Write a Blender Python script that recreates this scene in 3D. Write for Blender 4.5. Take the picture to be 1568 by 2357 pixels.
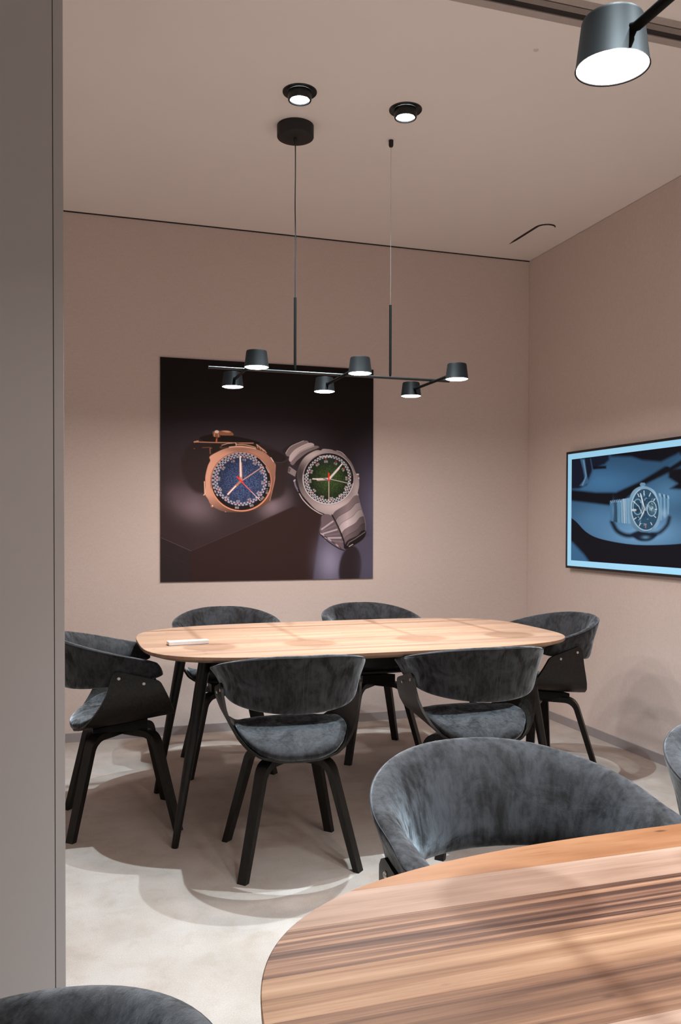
import bpy, bmesh, math, random
import numpy as np
from mathutils import Vector, Matrix

random.seed(7)
PI = math.pi
for o in list(bpy.data.objects):
    bpy.data.objects.remove(o, do_unlink=True)
scene = bpy.context.scene
COL = scene.collection

# ------------------------------------------------------------------ camera
CAM_POS = Vector((0.0, 0.0, 1.2))
F_PX, YAW, PITCH, ROLL, CY = 1966.2, 0.3103, -0.0181, 0.0025, 1241.0
cam_data = bpy.data.cameras.new('camera')
cam_data.sensor_fit = 'VERTICAL'
cam_data.sensor_height = 36.0
cam_data.lens = F_PX / 2357.0 * 36.0
cam_data.shift_y = (CY - 1178.5) / 2357.0
cam_data.clip_start = 0.05
cam = bpy.data.objects.new('camera', cam_data)
COL.objects.link(cam)
fw = Vector((math.sin(YAW) * math.cos(PITCH), math.cos(YAW) * math.cos(PITCH), math.sin(PITCH)))
rt = Vector((math.cos(YAW), -math.sin(YAW), 0.0))
up = rt.cross(fw)
r2 = rt * math.cos(ROLL) + up * math.sin(ROLL)
u2 = up * math.cos(ROLL) - rt * math.sin(ROLL)
m = Matrix((r2, u2, -fw)).transposed().to_4x4()
m.translation = CAM_POS
cam.matrix_world = m
scene.camera = cam

# ------------------------------------------------------------------ world, exposure
world = bpy.data.worlds.new('world')
scene.world = world
world.use_nodes = True
world.node_tree.nodes['Background'].inputs[0].default_value = (0.6, 0.5, 0.45, 1)
world.node_tree.nodes['Background'].inputs[1].default_value = 0.05
vs = scene.view_settings
vs.view_transform = 'Standard'
vs.look = 'None'
vs.gamma = 1.0
vs.use_curve_mapping = False
vs.exposure = 0.2
scene.cycles.use_denoising = True
scene.cycles.max_bounces = 10
scene.cycles.diffuse_bounces = 6
scene.cycles.sample_clamp_indirect = 6.0

# light levels of the lamps (used in the lamp builders)
DOWN_W = 232.0
DOWN_COL = (0.74, 0.91, 1.0)
DOWN_ANGLE = math.radians(79)
HEAD_W = 4.9
REAR_FILL_W = 330.0  # strength of the added fill pair behind the camera
HEAD_COL = (1.0, 0.90, 0.84)

# ------------------------------------------------------------------ helpers
def tag(o, label=None, cat=None, group=None, kind=None):
    if label: o['label'] = label
    if cat: o['category'] = cat
    if group: o['group'] = group
    if kind: o['kind'] = kind
    return o

def empty(name, loc, rz=0.0):
    o = bpy.data.objects.new(name, None)
    o.empty_display_size = 0.1
    COL.objects.link(o)
    o.location = loc
    o.rotation_euler = (0, 0, rz)
    return o

def link(name, me, mat, parent=None, smooth=False):
    if mat is not None and len(me.materials) == 0:
        me.materials.append(mat)
    o = bpy.data.objects.new(name, me)
    COL.objects.link(o)
    if parent is not None:
        o.parent = parent
    if smooth:
        me.polygons.foreach_set('use_smooth', [True] * len(me.polygons))
    return o

def from_bm(name, bm, mat, parent=None, smooth=False, bevel=0.0, seg=2):
    if bevel > 0:
        es = [e for e in bm.edges if len(e.link_faces) == 2 and e.calc_face_angle(0) > 0.6]
        bmesh.ops.bevel(bm, geom=es, offset=bevel, segments=seg, affect='EDGES', profile=0.5, clamp_overlap=True)
    bmesh.ops.recalc_face_normals(bm, faces=bm.faces)
    me = bpy.data.meshes.new(name)
    bm.to_mesh(me)
    bm.free()
    o = link(name, me, mat, parent)
    if smooth:
        me.polygons.foreach_set('use_smooth', [True] * len(me.polygons))
        me.set_sharp_from_angle(angle=math.radians(38))
    return o

def add_box(bm, x0, x1, y0, y1, z0, z1):
    vs_ = [bm.verts.new(p) for p in ((x0, y0, z0), (x1, y0, z0), (x1, y1, z0), (x0, y1, z0),
                                     (x0, y0, z1), (x1, y0, z1), (x1, y1, z1), (x0, y1, z1))]
    for f in ((0, 3, 2, 1), (4, 5, 6, 7), (0, 1, 5, 4), (1, 2, 6, 5), (2, 3, 7, 6), (3, 0, 4, 7)):
        bm.faces.new([vs_[i] for i in f])

def box(name, x0, x1, y0, y1, z0, z1, mat, parent=None, bevel=0.0):
    bm = bmesh.new()
    add_box(bm, x0, x1, y0, y1, z0, z1)
    return from_bm(name, bm, mat, parent, smooth=bevel > 0, bevel=bevel)

def add_lathe(bm, prof, n=40, center=(0, 0, 0), axis='Z'):
    """prof: list of (r, z); closed when r == 0 at an end"""
    rings = []
    cx, cy, cz = center
    for r, z in prof:
        if r < 1e-7:
            p = (cx, cy, cz + z)
            rings.append([bm.verts.new(p)])
        else:
            rings.append([bm.verts.new((cx + r * math.cos(2 * PI * i / n), cy + r * math.sin(2 * PI * i / n), cz + z)) for i in range(n)])
    for a, b in zip(rings[:-1], rings[1:]):
        if len(a) == 1 and len(b) == 1:
            continue
        for i in range(n):
            j = (i + 1) % n
            if len(a) == 1:
                bm.faces.new((a[0], b[i], b[j]))
            elif len(b) == 1:
                bm.faces.new((a[i], a[j], b[0]))
            else:
                bm.faces.new((a[i], a[j], b[j], b[i]))

def lathe(name, prof, mat, parent=None, n=40, center=(0, 0, 0)):
    bm = bmesh.new()
    add_lathe(bm, prof, n, center)
    return from_bm(name, bm, mat, parent, smooth=True)

def add_tube(bm, pts, radii, n=12, cap=True):
    pts = [Vector(p) for p in pts]
    if not hasattr(radii, '__len__'):
        radii = [radii] * len(pts)
    rings = []
    ref = None
    for i, p in enumerate(pts):
        d = (pts[min(i + 1, len(pts) - 1)] - pts[max(i - 1, 0)]).normalized()
        if ref is None:
            ref = Vector((0, 0, 1)) if abs(d.z) < 0.9 else Vector((1, 0, 0))
        a = d.cross(ref)
        if a.length < 1e-5:
            a = d.orthogonal()
        a.normalize()
        b = d.cross(a).normalized()
        ref = -b if False else ref
        rings.append([bm.verts.new(p + (a * math.cos(2 * PI * k / n) + b * math.sin(2 * PI * k / n)) * radii[i]) for k in range(n)])
    for r0, r1 in zip(rings[:-1], rings[1:]):
        for k in range(n):
            bm.faces.new((r0[k], r0[(k + 1) % n], r1[(k + 1) % n], r1[k]))
    if cap:
        bm.faces.new(rings[0][::-1])
        bm.faces.new(rings[-1])

def tube(name, pts, radii, mat, parent=None, n=12):
    bm = bmesh.new()
    add_tube(bm, pts, radii, n)
    return from_bm(name, bm, mat, parent, smooth=True)

def copy_tree(o, parent=None):
    c = o.copy()
    COL.objects.link(c)
    if parent is not None:
        c.parent = parent
    for ch in [x for x in bpy.data.objects if x.parent == o]:
        copy_tree(ch, c)
    return c

# ------------------------------------------------------------------ materials
def new_mat(name):
    m_ = bpy.data.materials.new(name)
    m_.use_nodes = True
    nt = m_.node_tree
    return m_, nt, nt.nodes['Principled BSDF']

def coords(nt, scale=(1, 1, 1), kind='Object', rot=(0, 0, 0)):
    tc = nt.nodes.new('ShaderNodeTexCoord')
    mp = nt.nodes.new('ShaderNodeMapping')
    mp.inputs['Scale'].default_value = scale
    mp.inputs['Rotation'].default_value = rot
    nt.links.new(tc.outputs[kind], mp.inputs['Vector'])
    return mp.outputs['Vector']

def noise(nt, vec, scale=5.0, detail=4.0, rough=0.5, dist=0.0):
    n_ = nt.nodes.new('ShaderNodeTexNoise')
    n_.inputs['Scale'].default_value = scale
    n_.inputs['Detail'].default_value = detail
    n_.inputs['Roughness'].default_value = rough
    n_.inputs['Distortion'].default_value = dist
    nt.links.new(vec, n_.inputs['Vector'])
    return n_.outputs['Fac']

def ramp(nt, fac, stops):
    r = nt.nodes.new('ShaderNodeValToRGB')
    while len(r.color_ramp.elements) < len(stops):
        r.color_ramp.elements.new(0.5)
    for e, (p, c) in zip(r.color_ramp.elements, stops):
        e.position = p
        e.color = (*c, 1)
    nt.links.new(fac, r.inputs['Fac'])
    return r.outputs['Color']

def mixc(nt, a, b, fac, mode='MIX'):
    mx = nt.nodes.new('ShaderNodeMix')
    mx.data_type = 'RGBA'
    mx.blend_type = mode
    for sock, v in ((mx.inputs[6], a), (mx.inputs[7], b), (mx.inputs[0], fac)):
        if hasattr(v, 'is_linked') or hasattr(v, 'links'):
            nt.links.new(v, sock)
        elif isinstance(v, tuple):
            sock.default_value = (*v, 1)
        else:
            sock.default_value = v
    return mx.outputs[2]

def bump(nt, bs, h, strength=0.2, dist=0.002):
    b = nt.nodes.new('ShaderNodeBump')
    b.inputs['Strength'].default_value = strength
    b.inputs['Distance'].default_value = dist
    nt.links.new(h, b.inputs['Height'])
    nt.links.new(b.outputs['Normal'], bs.inputs['Normal'])

def plain(name, col, rough=0.5, metal=0.0, spec=0.5, var=0.04, vscale=30.0):
    m_, nt, bs = new_mat(name)
    v = coords(nt)
    n_ = noise(nt, v, vscale, 3)
    c = ramp(nt, n_, [(0.3, tuple(x * (1 - var) for x in col)), (0.7, tuple(min(1, x * (1 + var)) for x in col))])
    nt.links.new(c, bs.inputs['Base Color'])
    bs.inputs['Roughness'].default_value = rough
    bs.inputs['Metallic'].default_value = metal
    bs.inputs['Specular IOR Level'].default_value = spec
    return m_

def fabric_wall(name, col, along='x'):
    m_, nt, bs = new_mat(name)
    fine = (330, 330, 60)          # vertical threads: fast across, slow up
    cross = (40, 40, 420)
    a = noise(nt, coords(nt, fine), 1.0, 2)
    b = noise(nt, coords(nt, cross), 1.0, 2)
    big = noise(nt, coords(nt, (1.0, 1.0, 1.0)), 1.3, 3)
    c1 = ramp(nt, a, [(0.3, tuple(x * 0.95 for x in col)), (0.7, tuple(x * 1.045 for x in col))])
    c2 = ramp(nt, b, [(0.3, (0.94, 0.94, 0.94)), (0.7, (1.0, 1.0, 1.0))])
    c3 = ramp(nt, big, [(0.35, (0.97, 0.97, 0.97)), (0.7, (1.0, 1.0, 1.0))])
    c = mixc(nt, mixc(nt, c1, c2, 1.0, 'MULTIPLY'), c3, 1.0, 'MULTIPLY')
    nt.links.new(c, bs.inputs['Base Color'])
    bs.inputs['Roughness'].default_value = 0.85
    bs.inputs['Specular IOR Level'].default_value = 0.25
    bump(nt, bs, a, 0.25, 0.0006)
    return m_

def carpet_mat():
    m_, nt, bs = new_mat('carpet')
    v = coords(nt)
    f1 = noise(nt, v, 260, 3, 0.7)
    f2 = noise(nt, v, 3.4, 5, 0.6)
    f3 = noise(nt, v, 11.0, 4, 0.6, 0.4)
    c = ramp(nt, f1, [(0.25, (0.38, 0.325, 0.29)), (0.75, (0.50, 0.44, 0.405))])
    s = ramp(nt, f2, [(0.35, (0.86, 0.83, 0.79)), (0.62, (1, 1, 1))])
    s2 = ramp(nt, f3, [(0.28, (0.91, 0.87, 0.83)), (0.5, (1, 1, 1))])
    c = mixc(nt, mixc(nt, c, s, 1.0, 'MULTIPLY'), s2, 1.0, 'MULTIPLY')
    nt.links.new(c, bs.inputs['Base Color'])
    bs.inputs['Roughness'].default_value = 0.95
    bs.inputs['Specular IOR Level'].default_value = 0.1
    bs.inputs['Sheen Weight'].default_value = 0.15
    bump(nt, bs, f1, 0.5, 0.002)
    return m_

def velvet_mat(name='velvet'):
    m_, nt, bs = new_mat(name)
    v = coords(nt)
    big = noise(nt, v, 11.0, 6, 0.66, 0.9)
    brush = noise(nt, coords(nt, (75, 75, 11)), 1.0, 3, 0.6)
    fine = noise(nt, v, 420, 2, 0.6)
    k = mixc(nt, ramp(nt, big, [(0.40, (0, 0, 0)), (0.60, (1, 1, 1))]), ramp(nt, brush, [(0.38, (0, 0, 0)), (0.62, (1, 1, 1))]), 0.36)
    c = mixc(nt, (0.0035, 0.0028, 0.0027), (0.030, 0.0295, 0.034), k)
    nt.links.new(c, bs.inputs['Base Color'])
    sw = ramp(nt, k, [(0.08, (0.16, 0.16, 0.16)), (0.85, (1, 1, 1))])
    nt.links.new(sw, bs.inputs['Sheen Weight'])
    bs.inputs['Sheen Roughness'].default_value = 0.38
    bs.inputs['Sheen Tint'].default_value = (0.78, 0.90, 1.0, 1)
    bs.inputs['Roughness'].default_value = 0.75
    bs.inputs['Specular IOR Level'].default_value = 0.25
    bump(nt, bs, mixc(nt, ramp(nt, fine, [(0, (0, 0, 0)), (1, (1, 1, 1))]), k, 0.4), 0.35, 0.0015)
    return m_

def ash_mat(name, lo, hi, rough=0.38, scale=(9, 9, 9), axis='z'):
    m_, nt, bs = new_mat(name)
    sc = {'x': (6, 120, 120), 'y': (120, 6, 120), 'z': (120, 120, 6)}[axis]
    g = noise(nt, coords(nt, sc), 1.0, 4, 0.65)
    c = ramp(nt, g, [(0.35, lo), (0.7, hi)])
    nt.links.new(c, bs.inputs['Base Color'])
    bs.inputs['Roughness'].default_value = rough
    bs.inputs['Specular IOR Level'].default_value = 0.3
    bump(nt, bs, g, 0.6, 0.0010)
    return m_

def walnut_mat(name, dark, mid, light, seed=0.0, stripe=0.5, freq=26.0, rough=0.42, gain=1.0):
    m_, nt, bs = new_mat(name)
    tc = nt.nodes.new('ShaderNodeTexCoord')
    mp = nt.nodes.new('ShaderNodeMapping')
    mp.inputs['Location'].default_value = (seed * 1.7, seed * 0.9, seed)
    mp.inputs['Scale'].default_value = (0.9, freq, 8.0)
    nt.links.new(tc.outputs['Object'], mp.inputs['Vector'])
    warp = noise(nt, mp.outputs['Vector'], 0.55, 2, 0.5)
    va = nt.nodes.new('ShaderNodeVectorMath'); va.operation = 'ADD'
    vm = nt.nodes.new('ShaderNodeVectorMath'); vm.operation = 'SCALE'
    nt.links.new(warp, vm.inputs[0]); vm.inputs['Scale'].default_value = 2.2
    nt.links.new(mp.outputs['Vector'], va.inputs[0]); nt.links.new(vm.outputs[0], va.inputs[1])
    rings = noise(nt, va.outputs[0], 1.0, 5, 0.62, 0.25)
    c = ramp(nt, rings, [(0.50 - 0.26 * stripe - 0.04, dark), (0.5, mid), (0.50 + 0.22 * stripe + 0.05, light)])
    # pores and fleck
    mp2 = nt.nodes.new('ShaderNodeMapping')
    mp2.inputs['Scale'].default_value = (14, 420, 60)
    mp2.inputs['Location'].default_value = (seed, seed, 0)
    nt.links.new(tc.outputs['Object'], mp2.inputs['Vector'])
    pores = noise(nt, mp2.outputs['Vector'], 1.0, 3, 0.6)
    pc = ramp(nt, pores, [(0.30, (0.72, 0.66, 0.62)), (0.46, (1, 1, 1))])
    c = mixc(nt, c, pc, 0.75, 'MULTIPLY')
    # small dark knots
    mp3 = nt.nodes.new('ShaderNodeMapping')
    mp3.inputs['Scale'].default_value = (6, 17, 10)
    mp3.inputs['Location'].default_value = (seed * 3.1, seed * 2.3, 0)
    nt.links.new(tc.outputs['Object'], mp3.inputs['Vector'])
    vo = nt.nodes.new('ShaderNodeTexVoronoi')
    vo.inputs['Scale'].default_value = 1.0
    nt.links.new(mp3.outputs['Vector'], vo.inputs['Vector'])
    kc = ramp(nt, vo.outputs['Distance'], [(0.03, (0.25, 0.18, 0.15)), (0.085, (1, 1, 1))])
    c = mixc(nt, c, kc, 0.8, 'MULTIPLY')
    mp4 = nt.nodes.new('ShaderNodeMapping')
    mp4.inputs['Scale'].default_value = (2.2, 9, 3)
    mp4.inputs['Location'].default_value = (seed * 0.7, seed * 1.9, 0)
    nt.links.new(tc.outputs['Object'], mp4.inputs['Vector'])
    drift = noise(nt, mp4.outputs['Vector'], 1.0, 3, 0.55, 0.3)
    c = mixc(nt, c, ramp(nt, drift, [(0.32, (0.74, 0.66, 0.62) if gain <= 1 else (0.90, 0.87, 0.85)), (0.60, (1.06, 1.05, 1.05))]), 1.0, 'MULTIPLY')
    c = mixc(nt, c, (0.43 * gain, 0.415 * gain, 0.41 * gain), 1.0, 'MULTIPLY')
    nt.links.new(c, bs.inputs['Base Color'])
    bs.inputs['Roughness'].default_value = rough
    bs.inputs['Specular IOR Level'].default_value = 0.28
    bump(nt, bs, pores, 0.12, 0.0004)
    return m_

def emit_mat(name, col, strength):
    m_, nt, bs = new_mat(name)
    n_ = noise(nt, coords(nt), 3.0, 1)
    c = ramp(nt, n_, [(0.0, tuple(x * 0.98 for x in col)), (1.0, col)])
    nt.links.new(c, bs.inputs['Emission Color'])
    nt.links.new(c, bs.inputs['Base Color'])
    bs.inputs['Emission Strength'].default_value = strength
    return m_

M = {}
M['wall'] = fabric_wall('beige wall fabric', (0.67, 0.57, 0.53))
M['ceiling'] = plain('ceiling paint', (0.90, 0.865, 0.845), 0.8, 0, 0.2, 0.012, 2.0)
M['carpet'] = carpet_mat()
M['base'] = plain('baseboard grey', (0.36, 0.33, 0.335), 0.45, 0.3, 0.5, 0.02)
M['panel'] = plain('partition lacquer', (0.325, 0.30, 0.293), 0.55, 0, 0.35, 0.015, 1.5)
M['dark_gap'] = plain('shadow gap', (0.02, 0.016, 0.014), 0.8)
M['track_light'] = plain('track aluminium', (0.50, 0.46, 0.43), 0.45, 0.4)
M['track_grey'] = plain('track channel grey', (0.30, 0.275, 0.255), 0.5, 0.3)
M['velvet'] = velvet_mat()
M['velvet_seam'] = plain('velvet seam', (0.035, 0.035, 0.04), 0.7, 0, 0.3)
M['ash_z'] = ash_mat('black ash', (0.004, 0.0035, 0.003), (0.012, 0.0105, 0.0095), axis='z')
M['ash_x'] = ash_mat('black ash shell', (0.004, 0.0035, 0.003), (0.016, 0.014, 0.012), 0.36, axis='x')
M['black_metal'] = plain('black powder coat', (0.008, 0.0077, 0.0076), 0.5, 0.0, 0.08, 0.08, 200)
M['bar_metal'] = plain('black satin bar', (0.014, 0.015, 0.0155), 0.28, 0.3, 0.6, 0.05, 200)
M['canopy'] = plain('black canopy', (0.016, 0.015, 0.015), 0.6, 0, 0.4, 0.08, 200)
M['downlight'] = plain('black downlight', (0.012, 0.013, 0.014), 0.35, 0.1, 0.5)
M['steel'] = plain('steel screw', (0.62, 0.60, 0.58), 0.25, 1.0)
M['wire'] = plain('steel wire', (0.45, 0.43, 0.42), 0.35, 0.9)
M['cord'] = plain('black cord', (0.012, 0.012, 0.012), 0.45)
M['white_plastic'] = plain('white plastic', (0.82, 0.80, 0.79), 0.35)
M['pale_grey'] = plain('pale grey plastic', (0.55, 0.53, 0.53), 0.4)
M['edge_frame'] = plain('screen frame black', (0.008, 0.007, 0.006), 0.4)
M['print_edge'] = plain('print panel edge', (0.10, 0.085, 0.08), 0.5)
M['lens'] = emit_mat('downlight lens', (0.90, 0.97, 1.0), 60.0)
M['diffuser'] = emit_mat('lamp diffuser', (1.0, 0.95, 0.92), 22.0)

# ------------------------------------------------------------------ the room shell
XW, YW, ZC = 2.835, 4.885, 2.889       # right wall, back wall, ceiling
XL, YN = -1.25, -2.6                   # left wall, near wall (outside the frame)
def struct(o):
    o['kind'] = 'structure'
    return o

struct(box('floor', XL - 0.1, XW + 0.1, YN - 0.1, YW + 0.1, -0.08, 0.0, M['carpet']))
struct(box('ceiling', XL - 0.1, XW + 0.1, YN - 0.1, YW + 0.1, ZC, ZC + 0.1, M['ceiling']))
struct(box('wall_back', XL - 0.1, XW + 0.1, YW, YW + 0.1, 0.0, ZC - 0.006, M['wall']))
struct(box('wall_right', XW, XW + 0.1, YN, YW - 0.0015, 0.0, ZC - 0.003, M['wall']))
struct(box('wall_left', XL - 0.1, XL, YN, YW - 0.0015, 0.0, ZC - 0.003, M['ceiling']))
struct(box('wall_front', XL - 0.1, XW + 0.1, YN - 0.1, YN, 0.0, ZC - 0.003, M['ceiling']))
struct(box('baseboard_back', XL, XW - 0.008, YW - 0.008, YW, 0.0, 0.049, M['base'], bevel=0.0015))
struct(box('baseboard_right', XW - 0.008, XW, YN, YW - 0.008, 0.0, 0.049, M['base'], bevel=0.0015))
struct(box('baseboard_left', XL, XL + 0.008, YN, YW - 0.008, 0.0, 0.049, M['base'], bevel=0.0015))
struct(box('trim_1', XL, XW, YW - 0.004, YW, ZC - 0.006, ZC, M['dark_gap']))     # shadow gap under the ceiling

# sliding partition track in the ceiling, running between the two rooms
tr = empty('ceiling_track', (0, 2.48, ZC))
tag(tr, 'recessed aluminium sliding track crossing the ceiling at the top right', 'track')
def track_strip(name, y0, y1, z0, mat, lab=None):
    o = box(name, XL, XW, y0 - 2.48, y1 - 2.48, z0, 0.004, mat, tr)
    if lab: o['label'] = lab
    return o
track_strip('profile_strip', 2.414, 2.440, -0.006, M['track_light'], 'pale aluminium strip')
track_strip('groove', 2.440, 2.447, -0.001, M['dark_gap'], 'thin dark groove')
track_strip('channel', 2.447, 2.466, -0.005, M['track_grey'])
track_strip('channel', 2.468, 2.478, -0.003, M['track_grey'])
track_strip('slot', 2.478, 2.506, -0.0012, M['dark_gap'], 'wide dark running slot')
track_strip('profile_strip', 2.506, 2.540, -0.005, M['track_light'], 'pale aluminium strip')
track_strip('groove', 2.5445, 2.546, -0.0006, M['track_grey'], 'hairline joint')

# parked sliding partition, left foreground
PY0, PY1 = 2.10, 2.36
pp = empty('sliding_partition', (-0.6, (PY0 + PY1) / 2, 0))
tag(pp, 'tall taupe grey sliding partition panel parked at the left edge, running floor to ceiling', 'partition')
def prel(name, x0, x1, y0, y1, z0, z1, mat, bv=0.0):
    return box(name, x0 + 0.6, x1 + 0.6, y0 - (PY0 + PY1) / 2, y1 - (PY0 + PY1) / 2, z0, z1, mat, pp, bevel=bv)
prel('panel', XL, -0.0290, PY0, PY1, 0.004, ZC - 0.002, M['panel'], 0.001)
o = prel('joint', -0.0290, -0.0272, PY0 + 0.003, PY1, 0.004, ZC - 0.002, M['dark_gap'])
o['label'] = 'dark vertical hairline joint'
prel('edge_profile', -0.0272, -0.0058, PY0, PY1, 0.004, ZC - 0.002, M['panel'], 0.0012)

# ------------------------------------------------------------------ small ceiling fittings
t = empty('ceiling_vent', (2.60, 4.42, ZC))
tag(t, 'flush rounded ceiling vent plate with a dark curved slit near the back right corner', 'vent')
bm = bmesh.new()
N = 26
outer, inner = [], []
path = []
for i in range(10):
    path.append((-0.052, 0.205 - i / 9 * 0.315, min(1, i / 2.2 + 0.05)))
for i in range(1, 15):
    a = PI - i / 14 * 2.75
    path.append((0.003 + 0.055 * math.cos(a), -0.11 - 0.055 * math.sin(a) * -1 * -1, 1.0 - max(0, (i - 9) / 5) * 0.95))
for (x, y, w) in path:
    pass
pts = [Vector((x, y, 0)) for x, y, w in path]
va, vb = [], []
for i, p in enumerate(pts):
    d = (pts[min(i + 1, len(pts) - 1)] - pts[max(i - 1, 0)]).normalized()
    nrm = Vector((-d.y, d.x, 0))
    w = 0.0085 * path[i][2] + 0.0003
    va.append([bm.verts.new((p + nrm * w).to_tuple()[:2] + (z,)) for z in (-0.0015, 0.002)])
    vb.append([bm.verts.new((p - nrm * w).to_tuple()[:2] + (z,)) for z in (-0.0015, 0.002)])
for i in range(len(pts) - 1):
    bm.faces.new((va[i][0], va[i + 1][0], vb[i + 1][0], vb[i][0]))
    bm.faces.new((va[i][0], va[i][1], va[i + 1][1], va[i + 1][0]))
    bm.faces.new((vb[i][0], vb[i + 1][0], vb[i + 1][1], vb[i][1]))
from_bm('slit', bm, M['dark_gap'], t)['label'] = 'dark curved slit'
bm = bmesh.new()
ring = []
for i in range(17):
    a = PI + i / 16 * PI
    ring.append((0.004 + 0.050 * math.cos(a), -0.11 + 0.050 * math.sin(a)))
for i in range(17):
    a = i / 16 * PI
    ring.append((0.004 + 0.050 * math.cos(a), 0.16 + 0.050 * math.sin(a)))
b0 = [bm.verts.new((x, y, -0.0012)) for x, y in ring]
b1 = [bm.verts.new((x * 1.0, y, 0.001)) for x, y in ring]
bm.faces.new(b0)
for i in range(len(ring)):
    j = (i + 1) % len(ring)
    bm.faces.new((b0[i], b0[j], b1[j], b1[i]))
from_bm('cover_plate', bm, M['ceiling'], t)

t = lathe('sprinkler_cap', [(0, -0.0025), (0.0085, -0.0025), (0.0095, -0.0015), (0.0095, 0.001)], plain('cap paint', (0.70, 0.65, 0.63), 0.6), None, 28, (0, 0, 0))
t.location = (1.598, 2.716, ZC)
tag(t, 'tiny round flush ceiling cap left of the big lamp head at the top right', 'ceiling cap')

# ------------------------------------------------------------------ recessed downlights
def downlight(x, y, label, watts=None):
    r = empty('downlight', (x, y, ZC))
    tag(r, label, 'downlight', 'black recessed downlights')
    lathe('flange', [(0.0, -0.0005), (0.040, -0.0005), (0.050, -0.001), (0.062, -0.0015), (0.0665, -0.004), (0.0675, -0.002), (0.0675, 0.001)], M['downlight'], r, 48)
    lathe('barrel', [(0.047, -0.001), (0.0465, -0.030), (0.0445, -0.0345), (0.039, -0.0345), (0.036, -0.031), (0.0345, -0.022)], M['downlight'], r, 48)
    ln = lathe('lens', [(0.0, -0.0305), (0.0352, -0.0305)], M['lens'], r, 40)
    ln['label'] = 'glowing cool white lens'
    box('clip', -0.010, 0.010, 0.048, 0.056, -0.004, -0.001, M['base'], r)
    ld = bpy.data.lights.new('downlight_beam', 'SPOT')
    ld.energy = watts or DOWN_W
    ld.color = DOWN_COL
    ld.spot_size = DOWN_ANGLE
    ld.spot_blend = 0.9
    ld.shadow_soft_size = 0.012
    lo = bpy.data.objects.new('downlight_beam', ld)
    COL.objects.link(lo)
    lo.location = (0, 0, -0.042)
    lo.parent = r
    return r
downlight(0.874, 3.262, 'black recessed downlight above the round lamp canopy, left one of the pair')
downlight(1.322, 3.268, 'black recessed downlight above the thin wire fixing, right one of the pair')
for (x, y, w_) in ((0.83, 1.00, 'left'), (1.30, 1.00, 'right'), (0.4, -1.5, 'added rear left fill'), (1.9, -1.5, 'added rear right fill')):  # rear pair is unseen, added to raise the bounce light
    downlight(x, y, 'black recessed downlight over the near room, above the picture, %s one' % w_, REAR_FILL_W if y < 0 else None)

# ------------------------------------------------------------------ pendant lamps
def pendant(name, loc, xs, label, group):
    """loc = canopy position on the ceiling; bar runs along X below it"""
    r = empty(name, loc)
    tag(r, label, 'pendant lamp', group)
    zb = 1.846 - ZC
    lathe('canopy', [(0, -0.0515), (0.074, -0.0515), (0.0765, -0.050), (0.078, -0.047), (0.078, -0.0005), (0, -0.0005)], M['canopy'], r, 56)
    lathe('cord_grip', [(0.0075, -0.0515), (0.0075, -0.066), (0.006, -0.071), (0.0035, -0.078), (0, -0.078)], M['canopy'], r, 20)
    # cord with faint waves
    pts = [(0.0010 * math.sin(i * 0.9) * math.sin(PI * i / 14), 0, -0.075 + (2.161 - ZC + 0.075) * i / 14) for i in range(15)]
    tube('cord', pts, 0.0026, M['cord'], r, 8)
    tube('rod', [(0, 0, 2.163 - ZC), (0, 0, zb + 0.022), (0, 0, zb + 0.012), (0, 0, zb + 0.002)], [0.0058, 0.0058, 0.0050, 0.0028], M['black_metal'], r, 16)
    dx = 0.435
    lathe('wire_fixing', [(0, -0.030), (0.007, -0.030), (0.0095, -0.026), (0.0105, -0.022), (0.0105, -0.001), (0, -0.001)], M['canopy'], r, 24, (dx, 0.0, 0))
    tube('wire', [(dx, 0, -0.029), (dx, 0, 2.165 - ZC)], 0.0009, M['wire'], r, 6)
    tube('rod', [(dx, 0, 2.166 - ZC), (dx, 0, zb + 0.022), (dx, 0, zb + 0.012), (dx, 0, zb + 0.002)], [0.0058, 0.0058, 0.0050, 0.0028], M['black_metal'], r, 16)
    bm = bmesh.new()
    add_tube(bm, [(-0.370, 0, zb), (0.720, 0, zb)], 0.0062, 18)
    from_bm('bar', bm, M['bar_metal'], r, smooth=True)
    hb = 1.808 - ZC                       # underside of the heads
    for i, x in enumerate(xs):
        bm = bmesh.new()
        add_tube(bm, [(x, -0.222, hb + 0.034), (x, -0.205, zb - 0.010), (x, 0.188, zb - 0.010), (x, 0.205, hb + 0.034)], 0.0066, 14)
        from_bm('arm', bm, M['black_metal'], r, smooth=True)
        for y in (-0.262, 0.240):
            hd = lathe('lamp_head', [(0, 0.0655), (0.034, 0.0655), (0.0385, 0.0645), (0.0405, 0.0605), (0.0480, 0.0010), (0.0488, 0.0), (0.0468, 0.0005), (0.0464, 0.006)], M['black_metal'], r, 48)
            hd.location = (x, y, hb)
            df = lathe('diffuser', [(0, -0.001), (0.040, -0.001), (0.0462, 0.0015), (0.0466, 0.004)], M['diffuser'], hd, 40)
            df['label'] = 'glowing white diffuser disc'
            ld = bpy.data.lights.new('head_light', 'AREA')
            ld.shape = 'DISK'
            ld.size = 0.085
            ld.energy = HEAD_W
            ld.color = HEAD_COL
            lo = bpy.data.objects.new('head_light', ld)
            COL.objects.link(lo)
            lo.location = (0, 0, -0.004)
            lo.parent = hd
    return r
pendant('pendant_lamp', (0.931, 3.545, ZC), (-0.224, 0.203, 0.634),
        'black six-headed bar pendant lamp hanging whole over the far table', 'black bar pendant lamps')
pendant('pendant_lamp', (0.919, 0.745, ZC), (-0.224, 0.203, 0.634),
        'black pendant lamp over the foreground table, one large glowing head in the top right corner', 'black bar pendant lamps')

# ------------------------------------------------------------------ tables
def se_x(y, a, b, n):
    return a * max(0.0, 1 - abs(y / b) ** n) ** (1.0 / n)

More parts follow.
